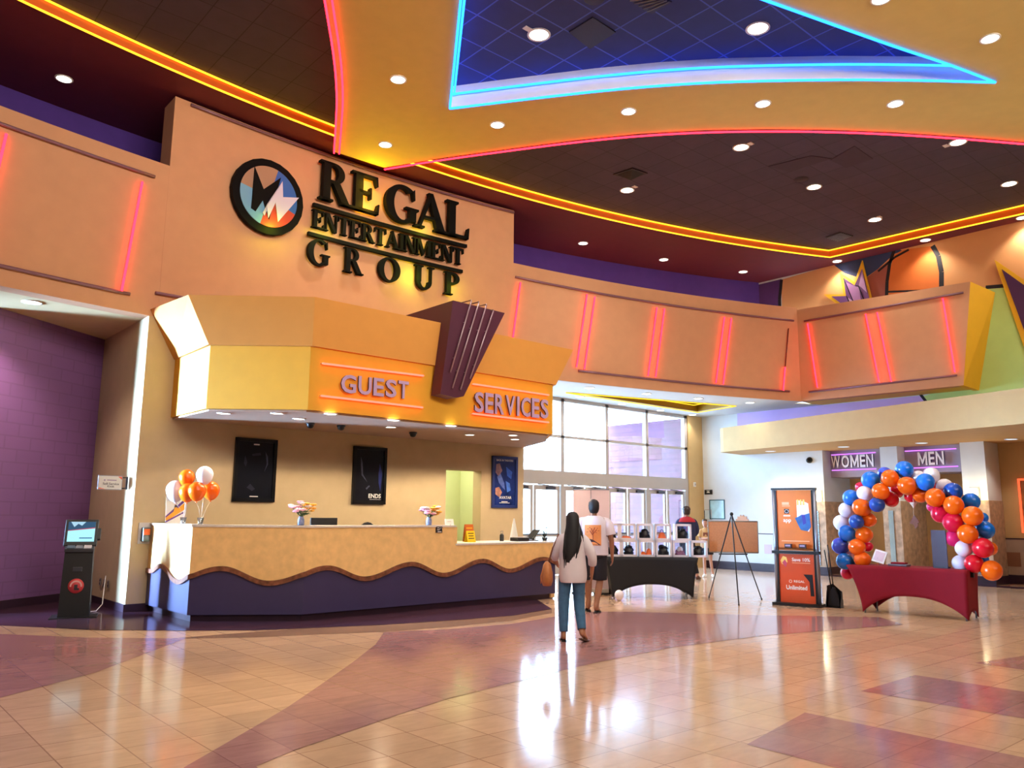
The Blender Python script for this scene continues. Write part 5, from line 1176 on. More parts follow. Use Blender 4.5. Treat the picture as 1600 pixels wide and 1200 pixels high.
pb(p1_, -.19, 1.80, .16, .05, mat('print_peach', '#e8a880', .5, var=0)); pb(p1_, -.18, 1.755, .18, .012, MATS['print_peach']); pb(p1_, -.17, 1.66, .11, .085, M_black, nm='printed_icon'); 
w = MB(); w.tube([SB(-.17+.034*math.cos(a)/WS*1.0, 1.66+.028*math.sin(a), .016) for a in [2*PI*i/14 for i in range(14)]], .003, 4, closed=True); w.done('printed_ring', M_wm, p1_)
pb(p1_, -.17, 1.58, .15, .02, M_wm); pt(p1_, 'app', -.165, 1.50, .10)
pp(p1_, [(.06, 1.86), (.24, 1.83), (.32, 1.80), (.35, 1.38), (.31, 1.30), (.12, 1.36), (.06, 1.52)], M_wm)
pp(p1_, [(.01, 1.54), (.08, 1.56), (.16, 1.60), (.22, 1.60), (.34, 1.63), (.36, 1.38), (.28, 1.31), (.13, 1.33)], mat('print_blue', '#2a5a94', .4, var=.2, scale=9), .0155); pp(p1_, [(.16, 1.60), (.24, 1.60), (.26, 1.45), (.19, 1.42)], mat('print_deep_blue', '#3a2f8c', .4, var=0), .0175)
for k in range(3): pp(p1_, [(.07+k*.065, 1.87), (.11+k*.065, 1.87), (.11+k*.065, 1.77), (.07+k*.065, 1.77)], mat('print_gold', '#f0c060', .5, var=0), .0165)
w = MB(); w.text('', SB(0, 1, 0), rS, uZ, .1); pb(p1_, .0, 1.13, .62, .018, MATS['print_peach'])
pp(p2_, [(-.36, .78), (-.30, .86), (-.22, .84), (-.20, .76), (-.24, .70), (-.33, .72)], MATS['print_gold']); pp(p2_, [(-.32, .74), (-.26, .80), (-.21, .74), (-.24, .66)], mat('print_rose', '#c0405a', .5, var=0), .0155)
pt(p2_, 'Save 10%', .10, .80, .085); pb(p2_, .10, .745, .40, .012, MATS['print_peach'])
pt(p2_, 'REGAL', .04, .42, .055, sx=1.15); w = MB(); w.tube([SB(-.15+.03*math.cos(a), .42+.024*math.sin(a), .015) for a in [2*PI*i/14 for i in range(14)]], .004, 4, closed=True); w.done('printed_ring', M_wm, p2_)
pt(p2_, 'Unlimited', -.02, .31, .105, bold=.025, sx=.9)
pp(p2_, [(.14, .55), (.34, .55), (.36, .18), (.28, .18), (.27, .42)], M_black)
b0 = at_z(1304, 949); bt = thing('dustpan', 'black lobby dustpan with long handle leaning by the advertising stand', 'dustpan', b0)
w = MB(); w.loft([[b0+rS*x+nS*y+V((0, 0, z)) for x, y in ((-.13, -.10), (.13, -.10), (.13, .10), (-.13, .10))] for z in (.0, .01)], smooth=False)
w.prism([b0+rS*-.13+V((0, 0, 0))-nS*.10, b0+rS*.13-nS*.10, b0+rS*.13-nS*.07+V((0, 0, .26)), b0-rS*.02-nS*.07+V((0, 0, .40)), b0-rS*.13-nS*.07+V((0, 0, .36))], nS*.012)
for s_ in (-1, 1): w.prism([b0+rS*s_*.13-nS*.1, b0+rS*s_*.13+nS*.10, b0+rS*s_*.13-nS*.04+V((0, 0, .28))], rS*.012*-s_)
w.done('pan', M_black, bt)
hA, hB = at_pl(1288, 859, b0, nS), at_pl(1293, 851, b0, nS)
w = MB(); w.tube([b0-nS*.06+V((0, 0, .3))-rS*.05, hA], .011, 8); w.done('handle', M_blackm, bt)
bt = thing('broom', 'long-handled black broom standing in the dustpan', 'broom', b0+V((0, 0, .02)))
w = MB(); w.tube([b0+V((0, 0, .34))+rS*.0, hB], .011, 8); w.done('handle', M_blackm, bt)
w = MB(); w.loft([[b0+rS*x+nS*y+V((0, 0, z)) for x, y in ((-d, -.03), (d, -.03), (d, .03), (-d, .03))] for z, d in ((.02, .1), (.2, .08), (.34, .02))], smooth=False); w.done('bristles', M_black, bt)

# ------------------------------------------------------------------ stretch-covered tables
def stretch_table(FL, FR, dep, L0, L1, Hh, arch, m, label, sidearch=.12):
    FL, FR = V(FL), V(FR); t_ = (FR-FL).normalized(); dd = V((-t_.y, t_.x, 0)); dd = dd if dd.dot(V((1, .6, 0))) > 0 else -dd
    t = thing('covered_table', label, 'table', (FL+FR)/2+dd*dep/2)
    TL, TR = FL-t_*L0-dd*.03, FR+t_*L1-dd*.03; BL, BR = FL+dd*dep, FR+dd*dep; UL, UR = FL-t_*L0+dd*(dep+.03), FR+t_*L1+dd*(dep+.03)
    w = MB()
    def side(Ta, Tb, Fa, Fb, ar, n=32, mrows=10):
        R = []
        for i in range(n+1):
            u = i/n; zb = ar*(1-abs(2*u-1)**2.4)+.012; col = []
            for j in range(mrows+1):
                v = j/mrows; z = Hh-(Hh-zb)*v; k = 1-(1-(Hh-z)/Hh)**1.7 if z < Hh else 0
                P = Ta.lerp(Tb, u).lerp(Fa.lerp(Fb, u), k); col.append(V((P.x, P.y, z)))
            R.append(col)
        w.loft(R, closed=False, caps=False)
    side(TL, TR, FL, FR, arch); side(TR, UR, FR, BR, sidearch, 12); side(UR, UL, BR, BL, arch); side(UL, TL, BL, FL, sidearch, 12)
    o = w.done('stretch_cover', m, t); sm = o.modifiers.new('s', 'SOLIDIFY'); sm.thickness = .004
    w = MB(); w.prism([up(TL, Hh+.002), up(TR, Hh+.002), up(UR, Hh+.002), up(UL, Hh+.002)], (0, 0, -.025)); w.done('table_top', m, t)
    for P in (FL, FR, BL, BR):
        c = (FL+FR+BL+BR)/4; q = P.lerp(c, .04)
        w = MB(); w.tube([(q.x, q.y, .0), (q.x, q.y, Hh-.03)], .016, 8); w.done('leg', M_grey, t)
    return t, t_, dd
M_wine = mat('wine_stretch_fabric', '#84101f', .8, var=.05, spec=.25); M_bfab = mat('black_stretch_fabric', '#0c0d16', .8, var=.05)
RL, RRt = at_z(1348.5, 957), at_z(1514, 971)
rt_t, rt_d = None, None
tb_, rt_t, rt_d = stretch_table(RL, RRt, .62, .22, .03, .765, .30, M_wine, 'wine-red stretch-covered table under the balloon arch')
w = MB(); c = RRt+rt_t*.05+rt_d*.2; w.box(c+V((0, 0, .70)), (.05, .05, .10)); w.done('clip', M_black, tb_)
BLf, BRf = at_z(957, 934.5), at_z(1084, 936)
tk_, bt_t, bt_d = stretch_table(BLf, BRf, .62, .12, .10, .765, .25, M_bfab, 'black stretch-covered table carrying the white display boxes')
c = at_z(967.5, 938); r_ = .085; w = MB(); balloon(w, c+V((0, 0, r_*1.16)), r_); w.done('loose_balloon', M_bwh, label='small white balloon on the floor at the left foot of the black table', cat='balloon')
# display boxes and what is inside them
Pb = BLf+bt_d*.18
bx = None; M_box = mat('white_box_plastic', '#ded8e2', .4, var=.03); bs = .315
def make_box(P, label):
    t = thing('display_box', label, 'display box', P, 'white display boxes on the black table')
    def bb(u, v, d, du, dv, ddp, w): 
        c = P+bt_t*u+V((0, 0, v))+bt_d*d; R = Matrix((bt_t, bt_d, V((0, 0, 1)))).transposed(); w.box(c, (du, ddp, dv), R)
    w = MB(); h = bs
    for u, v, a, b in ((0, h-.02, h, .04), (0, .02, h, .04), (-h/2+.02, h/2, .04, h), (h/2-.02, h/2, .04, h)): bb(u, v, .01, a, b, .02, w)
    w.done('front_frame', M_box, t)
    w = MB(); bb(0, .006, .14, h-.01, .012, .25, w); bb(0, h-.006, .14, h-.01, .012, .25, w); bb(-h/2+.006, h/2, .14, .01, h-.02, .25, w); bb(h/2-.006, h/2, .14, .01, h-.02, .25, w); w.done('shell', M_box, t)
    w = MB(); bb(0, h/2, .27, h-.04, h-.04, .006, w); w.done('back_pane', glassmat('clear_acrylic', (.93, .95, 1), .1), t)
    return t
def copy_tree(root, loc, label):
    r = root.copy(); COL.objects.link(r); r.location = loc; r['label'] = label
    for ch in root.children:
        c = ch.copy(); COL.objects.link(c); c.parent = r
        for g in ch.children:
            d = g.copy(); COL.objects.link(d); d.parent = c
    return r
def lumpy(w, c, rx, ry, rz, seed, amp=.25, n=12):
    rnd = random.Random(seed); ph = [(rnd.uniform(0, 6), rnd.uniform(2, 6), rnd.uniform(2, 6)) for _ in range(5)]
    R = []
    for i in range(n+1):
        a = PI*i/n; ring = []
        for j in range(18):
            b = 2*PI*j/18; k = 1+sum(amp/5*math.sin(p+f1*a*1.7+f2*b*1.0) if True else 0 for p, f1, f2 in [(q[0], round(q[1]), round(q[2])) for q in ph])
            z = -math.cos(a)*rz*k; ring.append(c+bt_t*(math.sin(a)**.6*math.cos(b)*rx*k)+bt_d*(math.sin(a)**.6*math.sin(b)*ry*k)+V((0, 0, max(z, -rz*.8)+rz*.8)))
        R.append(ring)
    w.loft(R)
M_bag = mat('black_leather_bag', '#15161c', .35, var=.3, scale=30); M_org = mat('orange_bag', '#f06a1c', .5, var=.08); M_pink = mat('pink_plush', '#8a5a7a', .6, var=.4, scale=25)
rows = [[(958.5, 'dark'), (983.5, 'black'), (1011, 'orange2'), (1037.5, 'black'), (1064, 'pink'), (1093, 'black')], [(955.5, 'dark'), (981, 'orange1'), (1008.5, 'black'), (1036.5, 'dome'), (1068.5, 'black')]]
pos = ('leftmost', 'second from left', 'third from left', 'fourth from left', 'fifth from left', 'rightmost')
kindname = {'dark': 'a dark folded item', 'black': 'a black bag', 'orange1': 'a low orange shape', 'orange2': 'two orange humps', 'dome': 'an orange dome', 'pink': 'a mauve plush item'}
for ri, row in enumerate(rows):
    for ci, (x, k) in enumerate(row):
        q = at_pl(x, 860, Pb, bt_d); P = V((q.x, q.y, .769+ri*(bs+.002)))
        lb = 'white display box, %s in the %s row, holding %s' % (pos[ci] if not (ri and ci == 4) else 'rightmost', 'lower' if ri == 0 else 'upper', kindname[k])
        if bx is None: bx = make_box(P, lb)
        else: copy_tree(bx, P, lb)
        c = P+bt_d*.14+V((0, 0, .0125)); lbl = {'black': 'black leather bag', 'dark': 'dark folded item', 'orange1': 'low orange bag', 'orange2': 'two-humped orange bag', 'dome': 'orange domed bag', 'pink': 'mauve plush item'}[k]+' in the %s box of the %s row' % (pos[ci] if not (ri and ci == 4) else 'rightmost', 'lower' if ri == 0 else 'upper')
        t = thing('boxed_plush' if k == 'pink' else 'boxed_bag', lbl, 'bag' if k != 'pink' else 'plush', c); w = MB()
        if k in ('black', 'dark'):
            lumpy(w, c, .098, .075, .10, ci*3+ri, .5); w.done('bag_body', M_bag, t)
            w = MB(); w.tube([c+bt_t*(.06*math.cos(a))+bt_d*(-.05)+V((0, 0, .15+.05*math.sin(a))) for a in [PI*i/8 for i in range(9)]], .008, 6); w.done('bag_handle', M_bag, t)
        elif k == 'pink':
            lumpy(w, c, .098, .075, .06, 9, .5); w.done('plush_body', M_pink, t); w = MB(); lumpy(w, c+V((0, 0, .09)), .06, .06, .05, 11, .3); w.done('plush_head', M_box, t)
        else:
            if k == 'dome': w.ball(c+V((0, 0, .0)), .105, 1, .6, 1.35, 14); 
            elif k == 'orange2': w.ball(c+bt_t*.05, .085, .85, .7, 1.7, 14)
            else: w.ball(c, .12, 1, .6, .55, 14)
            for v in w.bm.verts: v.co.z = max(v.co.z, c.z)
            w.done('bag_body', M_org, t)
            if k != 'dome':
                w = MB(); w.ball(c-bt_t*.06, .075, .8, .7, 1.15 if k == 'orange2' else .9, 12)
                for v in w.bm.verts: v.co.z = max(v.co.z, c.z)
                w.done('bag_pocket', M_org, t)
            else:
                w = MB(); w.tube([c+bt_t*(.03*math.cos(a))+V((0, 0, .14+.05*math.sin(a))) for a in [PI*i/8 for i in range(9)]], .006, 6); w.done('bag_handle', M_bag, t)
# things on the wine-red table
def on_red(u, d): return RL+rt_t*u+rt_d*d+V((0, 0, .769))
def redpx(x, y): q = at_z(x, y, .769); return q
yawT = math.atan2(rt_t.y, rt_t.x)
P = on_red(.20, .22); t = thing('table_sign', 'white framed sign leaning back on the wine-red table', 'sign', P, rotz=yawT)
R = Euler((-.45, .25, 0)).to_matrix(); w = MB(); w.box(R @ V((0, 0, .13))+V((0, 0, .03)), (.20, .012, .22), R); w.done('panel', M_white, t, local=True)
w = MB(); w.box(R @ V((0, -.008, .13))+V((0, 0, .03)), (.15, .003, .16), R); w.done('sheet', mat('pale_pink_sheet', '#d8c0c4', .5), t, local=True)
w = MB(); w.tube([V((0, .03, .12)), V((0, .12, .004))], .006); w.done('prop', M_grey, t, local=True)
P = on_red(.52, .33); t = thing('folded_cloth', 'flat dark folded cloth stack behind the white table sign', 'cloth', P, rotz=yawT)
w = MB(); w.box((0, 0, .016), (.30, .22, .032)); w.done('lower_fold', mat('grey_cloth', '#6c6470', .8), t, local=True, bevel=.008)
w = MB(); w.box((.0, 0, .046), (.22, .18, .028)); w.done('upper_fold', M_wine, t, local=True, bevel=.008)
P = on_red(1.17, .26); t = thing('folding_screen', 'tall dark purple panel standing at the right of the wine-red table', 'panel', P, rotz=yawT-.25)
w = MB(); w.box((0, 0, .30), (.24, .02, .60)); w.done('panel', mat('dark_purple_board', '#40303f', .6), t, local=True)
w = MB(); w.box((0, .05, .01), (.2, .12, .02)); w.done('foot', M_black, t, local=True)
c = at_x(1425, 790, 14.6); 
# ------------------------------------------------------------------ balloon arch
AP = RL+rt_d*.34; BAL = []
Z4 = lambda x, y: (1280+x/5, 640+y/5)
Z5_ = lambda x, y: (1280+x/5, 780+y/5)
colM = {'b': M_bbl, 'n': M_bnv, 'v': M_bvi, 'o': M_bor, 'w': M_bwh, 'r': M_bred, 'c': M_bcr, 'p': M_bpk}
cn = {'b': 'blue balloon', 'n': 'navy balloon', 'v': 'periwinkle balloon', 'o': 'orange balloon', 'w': 'white balloon', 'r': 'red balloon', 'c': 'crimson balloon', 'p': 'pink balloon'}
for x, y, r_, k, d in ((665, 470, 71, 'b', 0), (512, 500, 54, 'v', .18), (553, 537, 70, 'o', -.12), (403, 553, 73, 'b', 0), (322, 605, 40, 'c', .2), (355, 655, 61, 'w', -.08), (480, 640, 68, 'o', -.16), (685, 595, 73, 'o', -.16), (775, 535, 60, 'w', .16), (830, 567, 71, 'b', -.1),
        (875, 515, 66, 'w', .2), (895, 605, 40, 'r', .2), (980, 605, 66, 'w', .15), (1045, 640, 72, 'n', 0), (905, 687, 77, 'o', -.18), (1050, 748, 78, 'o', -.16), (1185, 718, 70, 'b', .14), (1197, 832, 81, 'o', -.14), (1278, 845, 42, 'b', .2), (1295, 942, 73, 'b', .05), (250, 690, 66, 'b', .05),
        (330, 765, 71, 'o', -.12), (452, 743, 62, 'n', -.16), (560, 700, 62, 'r', .05), (605, 640, 52, 'r', .2), (715, 680, 50, 'r', .14), (790, 668, 60, 'o', .02), (880, 760, 40, 'p', .18), (948, 815, 73, 'c', -.05), (1045, 880, 81, 'c', -.1), (1050, 1005, 68, 'p', 0), (1160, 972, 79, 'o', -.18),
        (1130, 1085, 68, 'w', -.05), (1278, 1080, 81, 'r', -.15), (1335, 1085, 56, 'o', .12), (215, 785, 62, 'w', .08), (177, 885, 65, 'w', .1), (290, 875, 58, 'n', -.15), (385, 860, 58, 'o', .02), (217, 967, 66, 'b', -.05), (350, 978, 66, 'o', -.02), (165, 1065, 67, 'v', .0), (295, 1075, 67, 'o', -.14), (378, 1070, 42, 'c', .16)):
    BAL.append((*Z4(x, y), r_/5, k, d))
for x, y, r_, k, d in ((1105, 500, 67, 'w', .05), (1210, 505, 74, 'r', -.12), (1288, 468, 36, 'b', .12), (1345, 557, 82, 'o', -.1), (200, 485, 67, 'b', -.08), (335, 468, 63, 'o', -.1), (222, 575, 54, 'c', .12), (235, 430, 45, 'w', .16)): BAL.append((*Z5_(x, y), r_/5, k, d))
cen = at_pl(1428, 870, AP, rt_d)
arch = thing('balloon_arch', 'arch of orange, blue, white and red balloons over the wine-red table', 'balloon arch', cen)
pole = []
rnd = random.Random(2)
for x, y, rp, k, d in BAL:
    c = at_pl(x, y, AP+rt_d*d, rt_d); r_ = rp*(c-CO).dot(_d)/FOC/1.04
    inw = (cen-c).normalized(); ax = (-rt_d*1.0-inw*.55+rt_t*rnd.uniform(-.25, .25)+V((0, 0, rnd.uniform(-.2, .3)))).normalized()
    w = MB(); balloon(w, c, r_, ax, long=1.10); w.done('balloon', colM[k], arch, label=cn[k])
path = [at_pl(x, y, AP, rt_d) for x, y in ((1333, 885), (1328, 860), (1333, 825), (1345, 790), (1368, 765), (1400, 757), (1440, 762), (1478, 782), (1502, 810), (1518, 840), (1522, 862), (1526, 884))]
w = MB(); w.tube(smooth(path, 1), .012, 6); w.done('arch_strip', M_clear, arch)
# little brown ornament hanging on a ribbon under the arch
c = at_pl(1427, 785, AP, rt_d); t = thing('hanging_ornament', 'small brown ornament hanging under the balloon arch', 'ornament', at_pl(1429, 815, AP, rt_d))
w = MB(); w.lathe([(.06, 0), (.045, -.03), (.018, -.07), (.006, -.10), (0, -.10)], c, 14); w.tube([c+V((0, 0, -.1)), at_pl(1427.5, 806, AP, rt_d)], .004, 5); w.tube([c, c+V((0, 0, .10))], .004, 5); w.done('ribbon_cup', mat('pale_translucent', '#d8c8b8', .3), t)
def O(x, y): return at_pl(1280+x/5, 640+y/5, AP, rt_d)
w = MB(); w.prism([O(742, 828), (O(765, 850)), O(783, 882), O(768, 884), O(772, 905), O(760, 925), O(750, 930), O(742, 905), O(728, 895), O(706, 888), O(722, 855)], rt_d*.03); w.done('figure', mat('ornament_brown', '#7a4a38', .6), t)

# ------------------------------------------------------------------ banner stand seen from behind
g0, g1 = at_z(896, 927), at_z(953.5, 929); rB = (g1-g0).normalized(); nB = V((rB.y, -rB.x, 0)); nB = nB if nB.x < 0 else -nB
t = thing('banner_stand', 'plain pale banner stand seen from behind in front of the doors', 'banner', (g0+g1)/2)
hB_ = at_pl(894, 765, g0, nB).z
w = MB(); w.prism([g0+V((0, 0, .10)), g1+V((0, 0, .10)), g1+V((0, 0, hB_)), g0+V((0, 0, hB_))], nB*.006); w.done('banner_sheet', mat('banner_back', '#c9b2bc', .6, var=.03), t)
w = MB(); w.prism([g0+nB*.06+V((0, 0, .03)), g1+nB*.06+V((0, 0, .03)), g1-nB*.06+V((0, 0, .03)), g0-nB*.06+V((0, 0, .03))], (0, 0, .08)); w.done('base_cassette', M_alu, t, bevel=.01)
for k in (.2, .8):
    q = g0.lerp(g1, k); w = MB(); w.box(q+V((0, 0, .014)), (.26, .26, .028)); w.done('foot', M_black, t)
q = g0.lerp(g1, .5)+nB*.03; w = MB(); w.tube([q+V((0, 0, .1)), q+V((0, 0, hB_))], .008, 6); w.done('support_pole', M_grey, t)
w = MB(); w.tube([g0+V((0, 0, hB_)), g1+V((0, 0, hB_))], .014, 8); w.done('top_rail', M_grey, t)
# ------------------------------------------------------------------ people
def skin_mesh(nodes, edges, root, sub=2):
    bm = bmesh.new(); lay = bm.verts.layers.skin.verify(); vv = {}
    for k, (p, r) in nodes.items():
        v = bm.verts.new(p); r = r if isinstance(r, tuple) else (r, r); v[lay].radius = r; v[lay].use_root = (k == root); vv[k] = v
    for a, b in edges: bm.edges.new((vv[a], vv[b]))
    me = bpy.data.meshes.new('s'); bm.to_mesh(me); bm.free(); o = bpy.data.objects.new('s', me); COL.objects.link(o)
    o.modifiers.new('skin', 'SKIN').use_smooth_shade = True
    q = o.modifiers.new('sub', 'SUBSURF'); q.levels = sub; q.render_levels = sub
    out = bpy.data.meshes.new_from_object(o.evaluated_get(bpy.context.evaluated_depsgraph_get()))
    COL.objects.unlink(o); bpy.data.objects.remove(o); bpy.data.meshes.remove(me); return out
def ell(c, rx, ry, n=20, rot=0, tilt=(0, 0)):
    c = V(c); return [c+V((rx*math.cos(a)*math.cos(rot)-ry*math.sin(a)*math.sin(rot), rx*math.cos(a)*math.sin(rot)+ry*math.sin(a)*math.cos(rot), tilt[0]*rx*math.cos(a)+tilt[1]*ry*math.sin(a))) for a in [2*PI*i/n for i in range(n)]]
def limb_rings(pts, radii, n=14):
    """rings along a bent limb, square to it"""
    pts = [V(p) for p in pts]; R = []
    x = None
    for i, p in enumerate(pts):
        t = (pts[min(i+1, len(pts)-1)]-pts[max(i-1, 0)]).normalized()
        if x is None: x = t.cross(V((0, 1, 0))).normalized() if abs(t.y) < .9 else V((1, 0, 0))
        y = x.cross(t).normalized(); x = t.cross(y).normalized()
        R.append([p+x*math.cos(a)*radii[i]+y*math.sin(a)*radii[i] for a in [2*PI*k/n for k in range(n)]])
    return R
def hand(nodes, edges, pre, wrist, elbow, s, side, curl=.5, fwd=V((0, 1, 0))):
    d_ = (V(wrist)-V(elbow)).normalized(); across = fwd-d_*fwd.dot(d_); across.normalize(); inn = d_.cross(across).normalized()*side
    k0 = V(wrist)+d_*.05*s; k1 = V(wrist)+d_*.085*s
    nodes[pre+'palm'] = (k0, (.022*s, .03*s)); edges.append((pre+'wrist', pre+'palm')); nodes[pre+'knuck'] = (k1, (.017*s, .032*s)); edges.append((pre+'palm', pre+'knuck'))
    for j, (o, l) in enumerate(((.030, .072), (.010, .082), (-.010, .076), (-.030, .060))):
        b = k1+across*o*s+d_*.012*s; m_ = b+(d_*math.cos(curl*.5)+inn*math.sin(curl*.5))*l*.5*s; e = m_+(d_*math.cos(curl)+inn*math.sin(curl))*l*.5*s
        for nm, p, r in (('a', b, .0092), ('b', m_, .0085), ('c', e, .0070)): nodes[pre+'f%d%s' % (j, nm)] = (p, r*s)
        edges += [(pre+'knuck', pre+'f%da' % j), (pre+'f%da' % j, pre+'f%db' % j), (pre+'f%db' % j, pre+'f%dc' % j)]
    t0 = k0+across*.03*s; t1 = t0+(across*.6+d_*.8+inn*.3).normalized()*.032*s; t2 = t1+(across*.2+d_+inn*.4).normalized()*.028*s
    nodes[pre+'t0'] = (t0, .0115*s); nodes[pre+'t1'] = (t1, .0095*s); nodes[pre+'t2'] = (t2, .0078*s); edges += [(pre+'palm', pre+'t0'), (pre+'t0', pre+'t1'), (pre+'t1', pre+'t2')]
def person(label, P, yaw, Hh, J, m_skin, thick=1.0, headyaw=0.0, face=True, hand_curl=.6):
    """J: joints in metres for a 1.75 m figure, facing +Y; returns root, scaled joints"""
    s = Hh/1.75; B = dict(pel=(0, 0, .95), spine=(0, .0, 1.12), chest=(0, .0, 1.32), neck=(0, 0, 1.475), lsh=(-.175, 0, 1.415), rsh=(.175, 0, 1.415), lel=(-.23, -.02, 1.14), rel=(.23, -.02, 1.14), lwr=(-.25, .05, .90), rwr=(.25, .05, .90),
             lhip=(-.09, 0, .90), rhip=(.09, 0, .90), lkn=(-.10, .02, .50), rkn=(.10, .02, .50), lan=(-.10, -.02, .09), ran=(.10, -.02, .09), lto=(-.115, .15, .03), rto=(.115, .15, .03), head=(0, .02, 1.635))
    B.update(J); B = {k: V(v)*s for k, v in B.items()}; k = s*thick
    root = thing('person', label, 'person', P, rotz=yaw)
    N = {'pel': (B['pel'], (.14*k, .105*k)), 'spine': (B['spine'], (.125*k, .095*k)), 'chest': (B['chest'], (.145*k, .10*k)), 'ub': ((B['lsh']+B['rsh'])/2+V((0, 0, .005)), (.09*k, .075*k)), 'neck': (B['neck'], .052*s), 'hb': (B['head']+V((0, -.01, -.06))*s, .056*s)}
    Ed = [('pel', 'spine'), ('spine', 'chest'), ('chest', 'ub'), ('ub', 'neck'), ('neck', 'hb')]
    for d_, sg_ in (('l', -1), ('r', 1)):
        N[d_+'sh'] = (B[d_+'sh'], .058*k); N[d_+'el'] = (B[d_+'el'], .040*k); N[d_+'fa'] = (B[d_+'el'].lerp(B[d_+'wr'], .35), .040*k); N[d_+'wrist'] = (B[d_+'wr'], (.024*s, .029*s))
        Ed += [('ub', d_+'sh'), (d_+'sh', d_+'el'), (d_+'el', d_+'fa'), (d_+'fa', d_+'wrist')]
        N[d_+'hip'] = (B[d_+'hip'], .095*k); N[d_+'th'] = (B[d_+'hip'].lerp(B[d_+'kn'], .45), .080*k); N[d_+'kn'] = (B[d_+'kn'], .055*k); N[d_+'cf'] = (B[d_+'kn'].lerp(B[d_+'an'], .35), .056*k); N[d_+'an'] = (B[d_+'an'], .036*s)
        Ed += [('pel', d_+'hip'), (d_+'hip', d_+'th'), (d_+'th', d_+'kn'), (d_+'kn', d_+'cf'), (d_+'cf', d_+'an')]
        an, to = B[d_+'an'], B[d_+'to']; hl = an+(an-to).normalized()*.05*s; hl.z = an.z-.045*s if abs(an.z-.09*s) < .02 else an.z-.03*s
        N[d_+'hl'] = (hl, .032*s); N[d_+'ball'] = (an.lerp(to, .62)+V((0, 0, -.012))*s, (.038*s, .026*s)); N[d_+'to'] = (to, (.034*s, .018*s)); Ed += [(d_+'an', d_+'hl'), (d_+'an', d_+'ball'), (d_+'ball', d_+'to')]
        hand(N, Ed, d_, B[d_+'wr'], B[d_+'el'], s, -sg_, hand_curl)
    me = skin_mesh(N, Ed, 'pel')
    w = MB(); w.bm.from_mesh(me); bpy.data.meshes.remove(me)
    hc = B['head']; hR = Matrix.Rotation(headyaw, 3, 'Z')
    prof = [(0, -.115, .0), (.030, -.113, .035), (.052, -.095, .030), (.066, -.06, .018), (.073, -.02, .008), (.076, .025, 0), (.070, .07, -.004), (.052, .10, -.006), (.026, .118, -.008), (0, .122, -.008)]
    R = [[hc+hR @ V((r*math.cos(a), yo+r*math.sin(a)*(1.24 if r > 0 else 1), z))*s for a in [2*PI*i/20 for i in range(20)]] for r, z, yo in [(max(r, .002), z, yo) for r, z, yo in prof]]
    w.loft(R)
    w.loft([[hc+hR @ V((x*ww, y, z))*s for x, y, z in ((-1, .085, z0), (1, .085, z0), (0, yn, z0-.002))] for z0, ww, yn in ((.018, .006, .094), (-.012, .011, .110), (-.030, .015, .114), (-.036, .012, .100))])   # nose
    for sx in (-1, 1): w.ball(hc+hR @ V((sx*.077, -.005, -.005))*s, .03*s, .35, .7, 1.05, 8)
    body = w.done('body', m_skin, root, local=True, smooth=True)
    if face:
        for sx in (-1, 1):
            e = MB(); e.ball(hc+hR @ V((sx*.030, .083, .012))*s, .011*s, 1.3, .6, .75, 8); e.done('eye', mat('eye_white', '#e4dcd8', .3, var=0), body, local=True)
            e = MB(); e.ball(hc+hR @ V((sx*.030, .090, .012))*s, .0058*s, 1, .5, 1, 8); e.done('iris', mat('iris_dark', '#20140e', .3, var=0), body, local=True)
            e = MB(); e.tube([hc+hR @ V((sx*.014, .094, .032))*s, hc+hR @ V((sx*.030, .092, .037))*s, hc+hR @ V((sx*.046, .080, .032))*s], .0035*s, 5); e.done('eyebrow', mat('brow_dark', '#2a1c14', .7, var=0), body, local=True)
        e = MB(); e.tube([hc+hR @ V((x, y, z))*s for x, y, z in ((-.024, .082, -.066), (-.010, .094, -.063), (0, .095, -.065), (.010, .094, -.063), (.024, .082, -.066))], [.003*s, .0055*s, .005*s, .0055*s, .003*s], 6); e.done('mouth', mat('lip_colour', '#a0584e', .5, var=0), body, local=True)
    return root, body, B, s, hR
def garment(name, rings_list, m, root, th=.004, **kw):
    w = MB()
    for rr_ in rings_list: w.loft(rr_, caps=False)
    o = w.done(name, m, root, local=True, smooth=True, **kw); q = o.modifiers.new('s', 'SOLIDIFY'); q.thickness = th; q.offset = 1
    f_ = o.modifiers.new('sub', 'SUBSURF'); f_.levels = 1; f_.render_levels = 1; return o
def seat_rings(B, s, top, crotch, rx, ry): return [ell((0, 0, z*s), rx*k*s, ry*k*s) for z, k in ((top, .88), (top-.05, .95), ((top+crotch)/2, 1.02), (crotch, .98))]
def leg_rings(B, s, d_, pts_r, end=1.0):
    hip, kn, an = B[d_+'hip'], B[d_+'kn'], B[d_+'an']; L = []; Rr = []
    for t, r in pts_r:
        if t <= 1: p = hip.lerp(kn, t)
        else: p = kn.lerp(an, t-1)
        L.append(p); Rr.append(r*s)
    return limb_rings(L, Rr)
def sleeve(B, s, d_, t1, r0, r1):
    sh, el, wr = B[d_+'sh'], B[d_+'el'], B[d_+'wr']; c = (B['lsh']+B['rsh'])/2
    pts = [sh.lerp(c, .35), sh]+[sh.lerp(el, min(t, 1)) if t <= 1 else el.lerp(wr, t-1) for t in [t1*i/5 for i in range(1, 6)]]
    rad = [.062*s, .068*s]+[(r0+(r1-r0)*i/5)*s for i in range(1, 6)]
    return limb_rings(pts, rad)
def torso_rings(s, spec, dy=0): return [ell((x, y+dy, z*s), rx*s, ry*s) for z, rx, ry, x, y in spec]
def look(P): return math.atan2(P.y, P.x)-PI/2
SK1 = mat('skin_light_brown', '#b07c5c', .5, var=.05, spec=.4); SK2 = mat('skin_tan', '#9a6a50', .5, var=.05, spec=.4); SK3 = mat('skin_pale', '#c0907a', .5, var=.05, spec=.4)
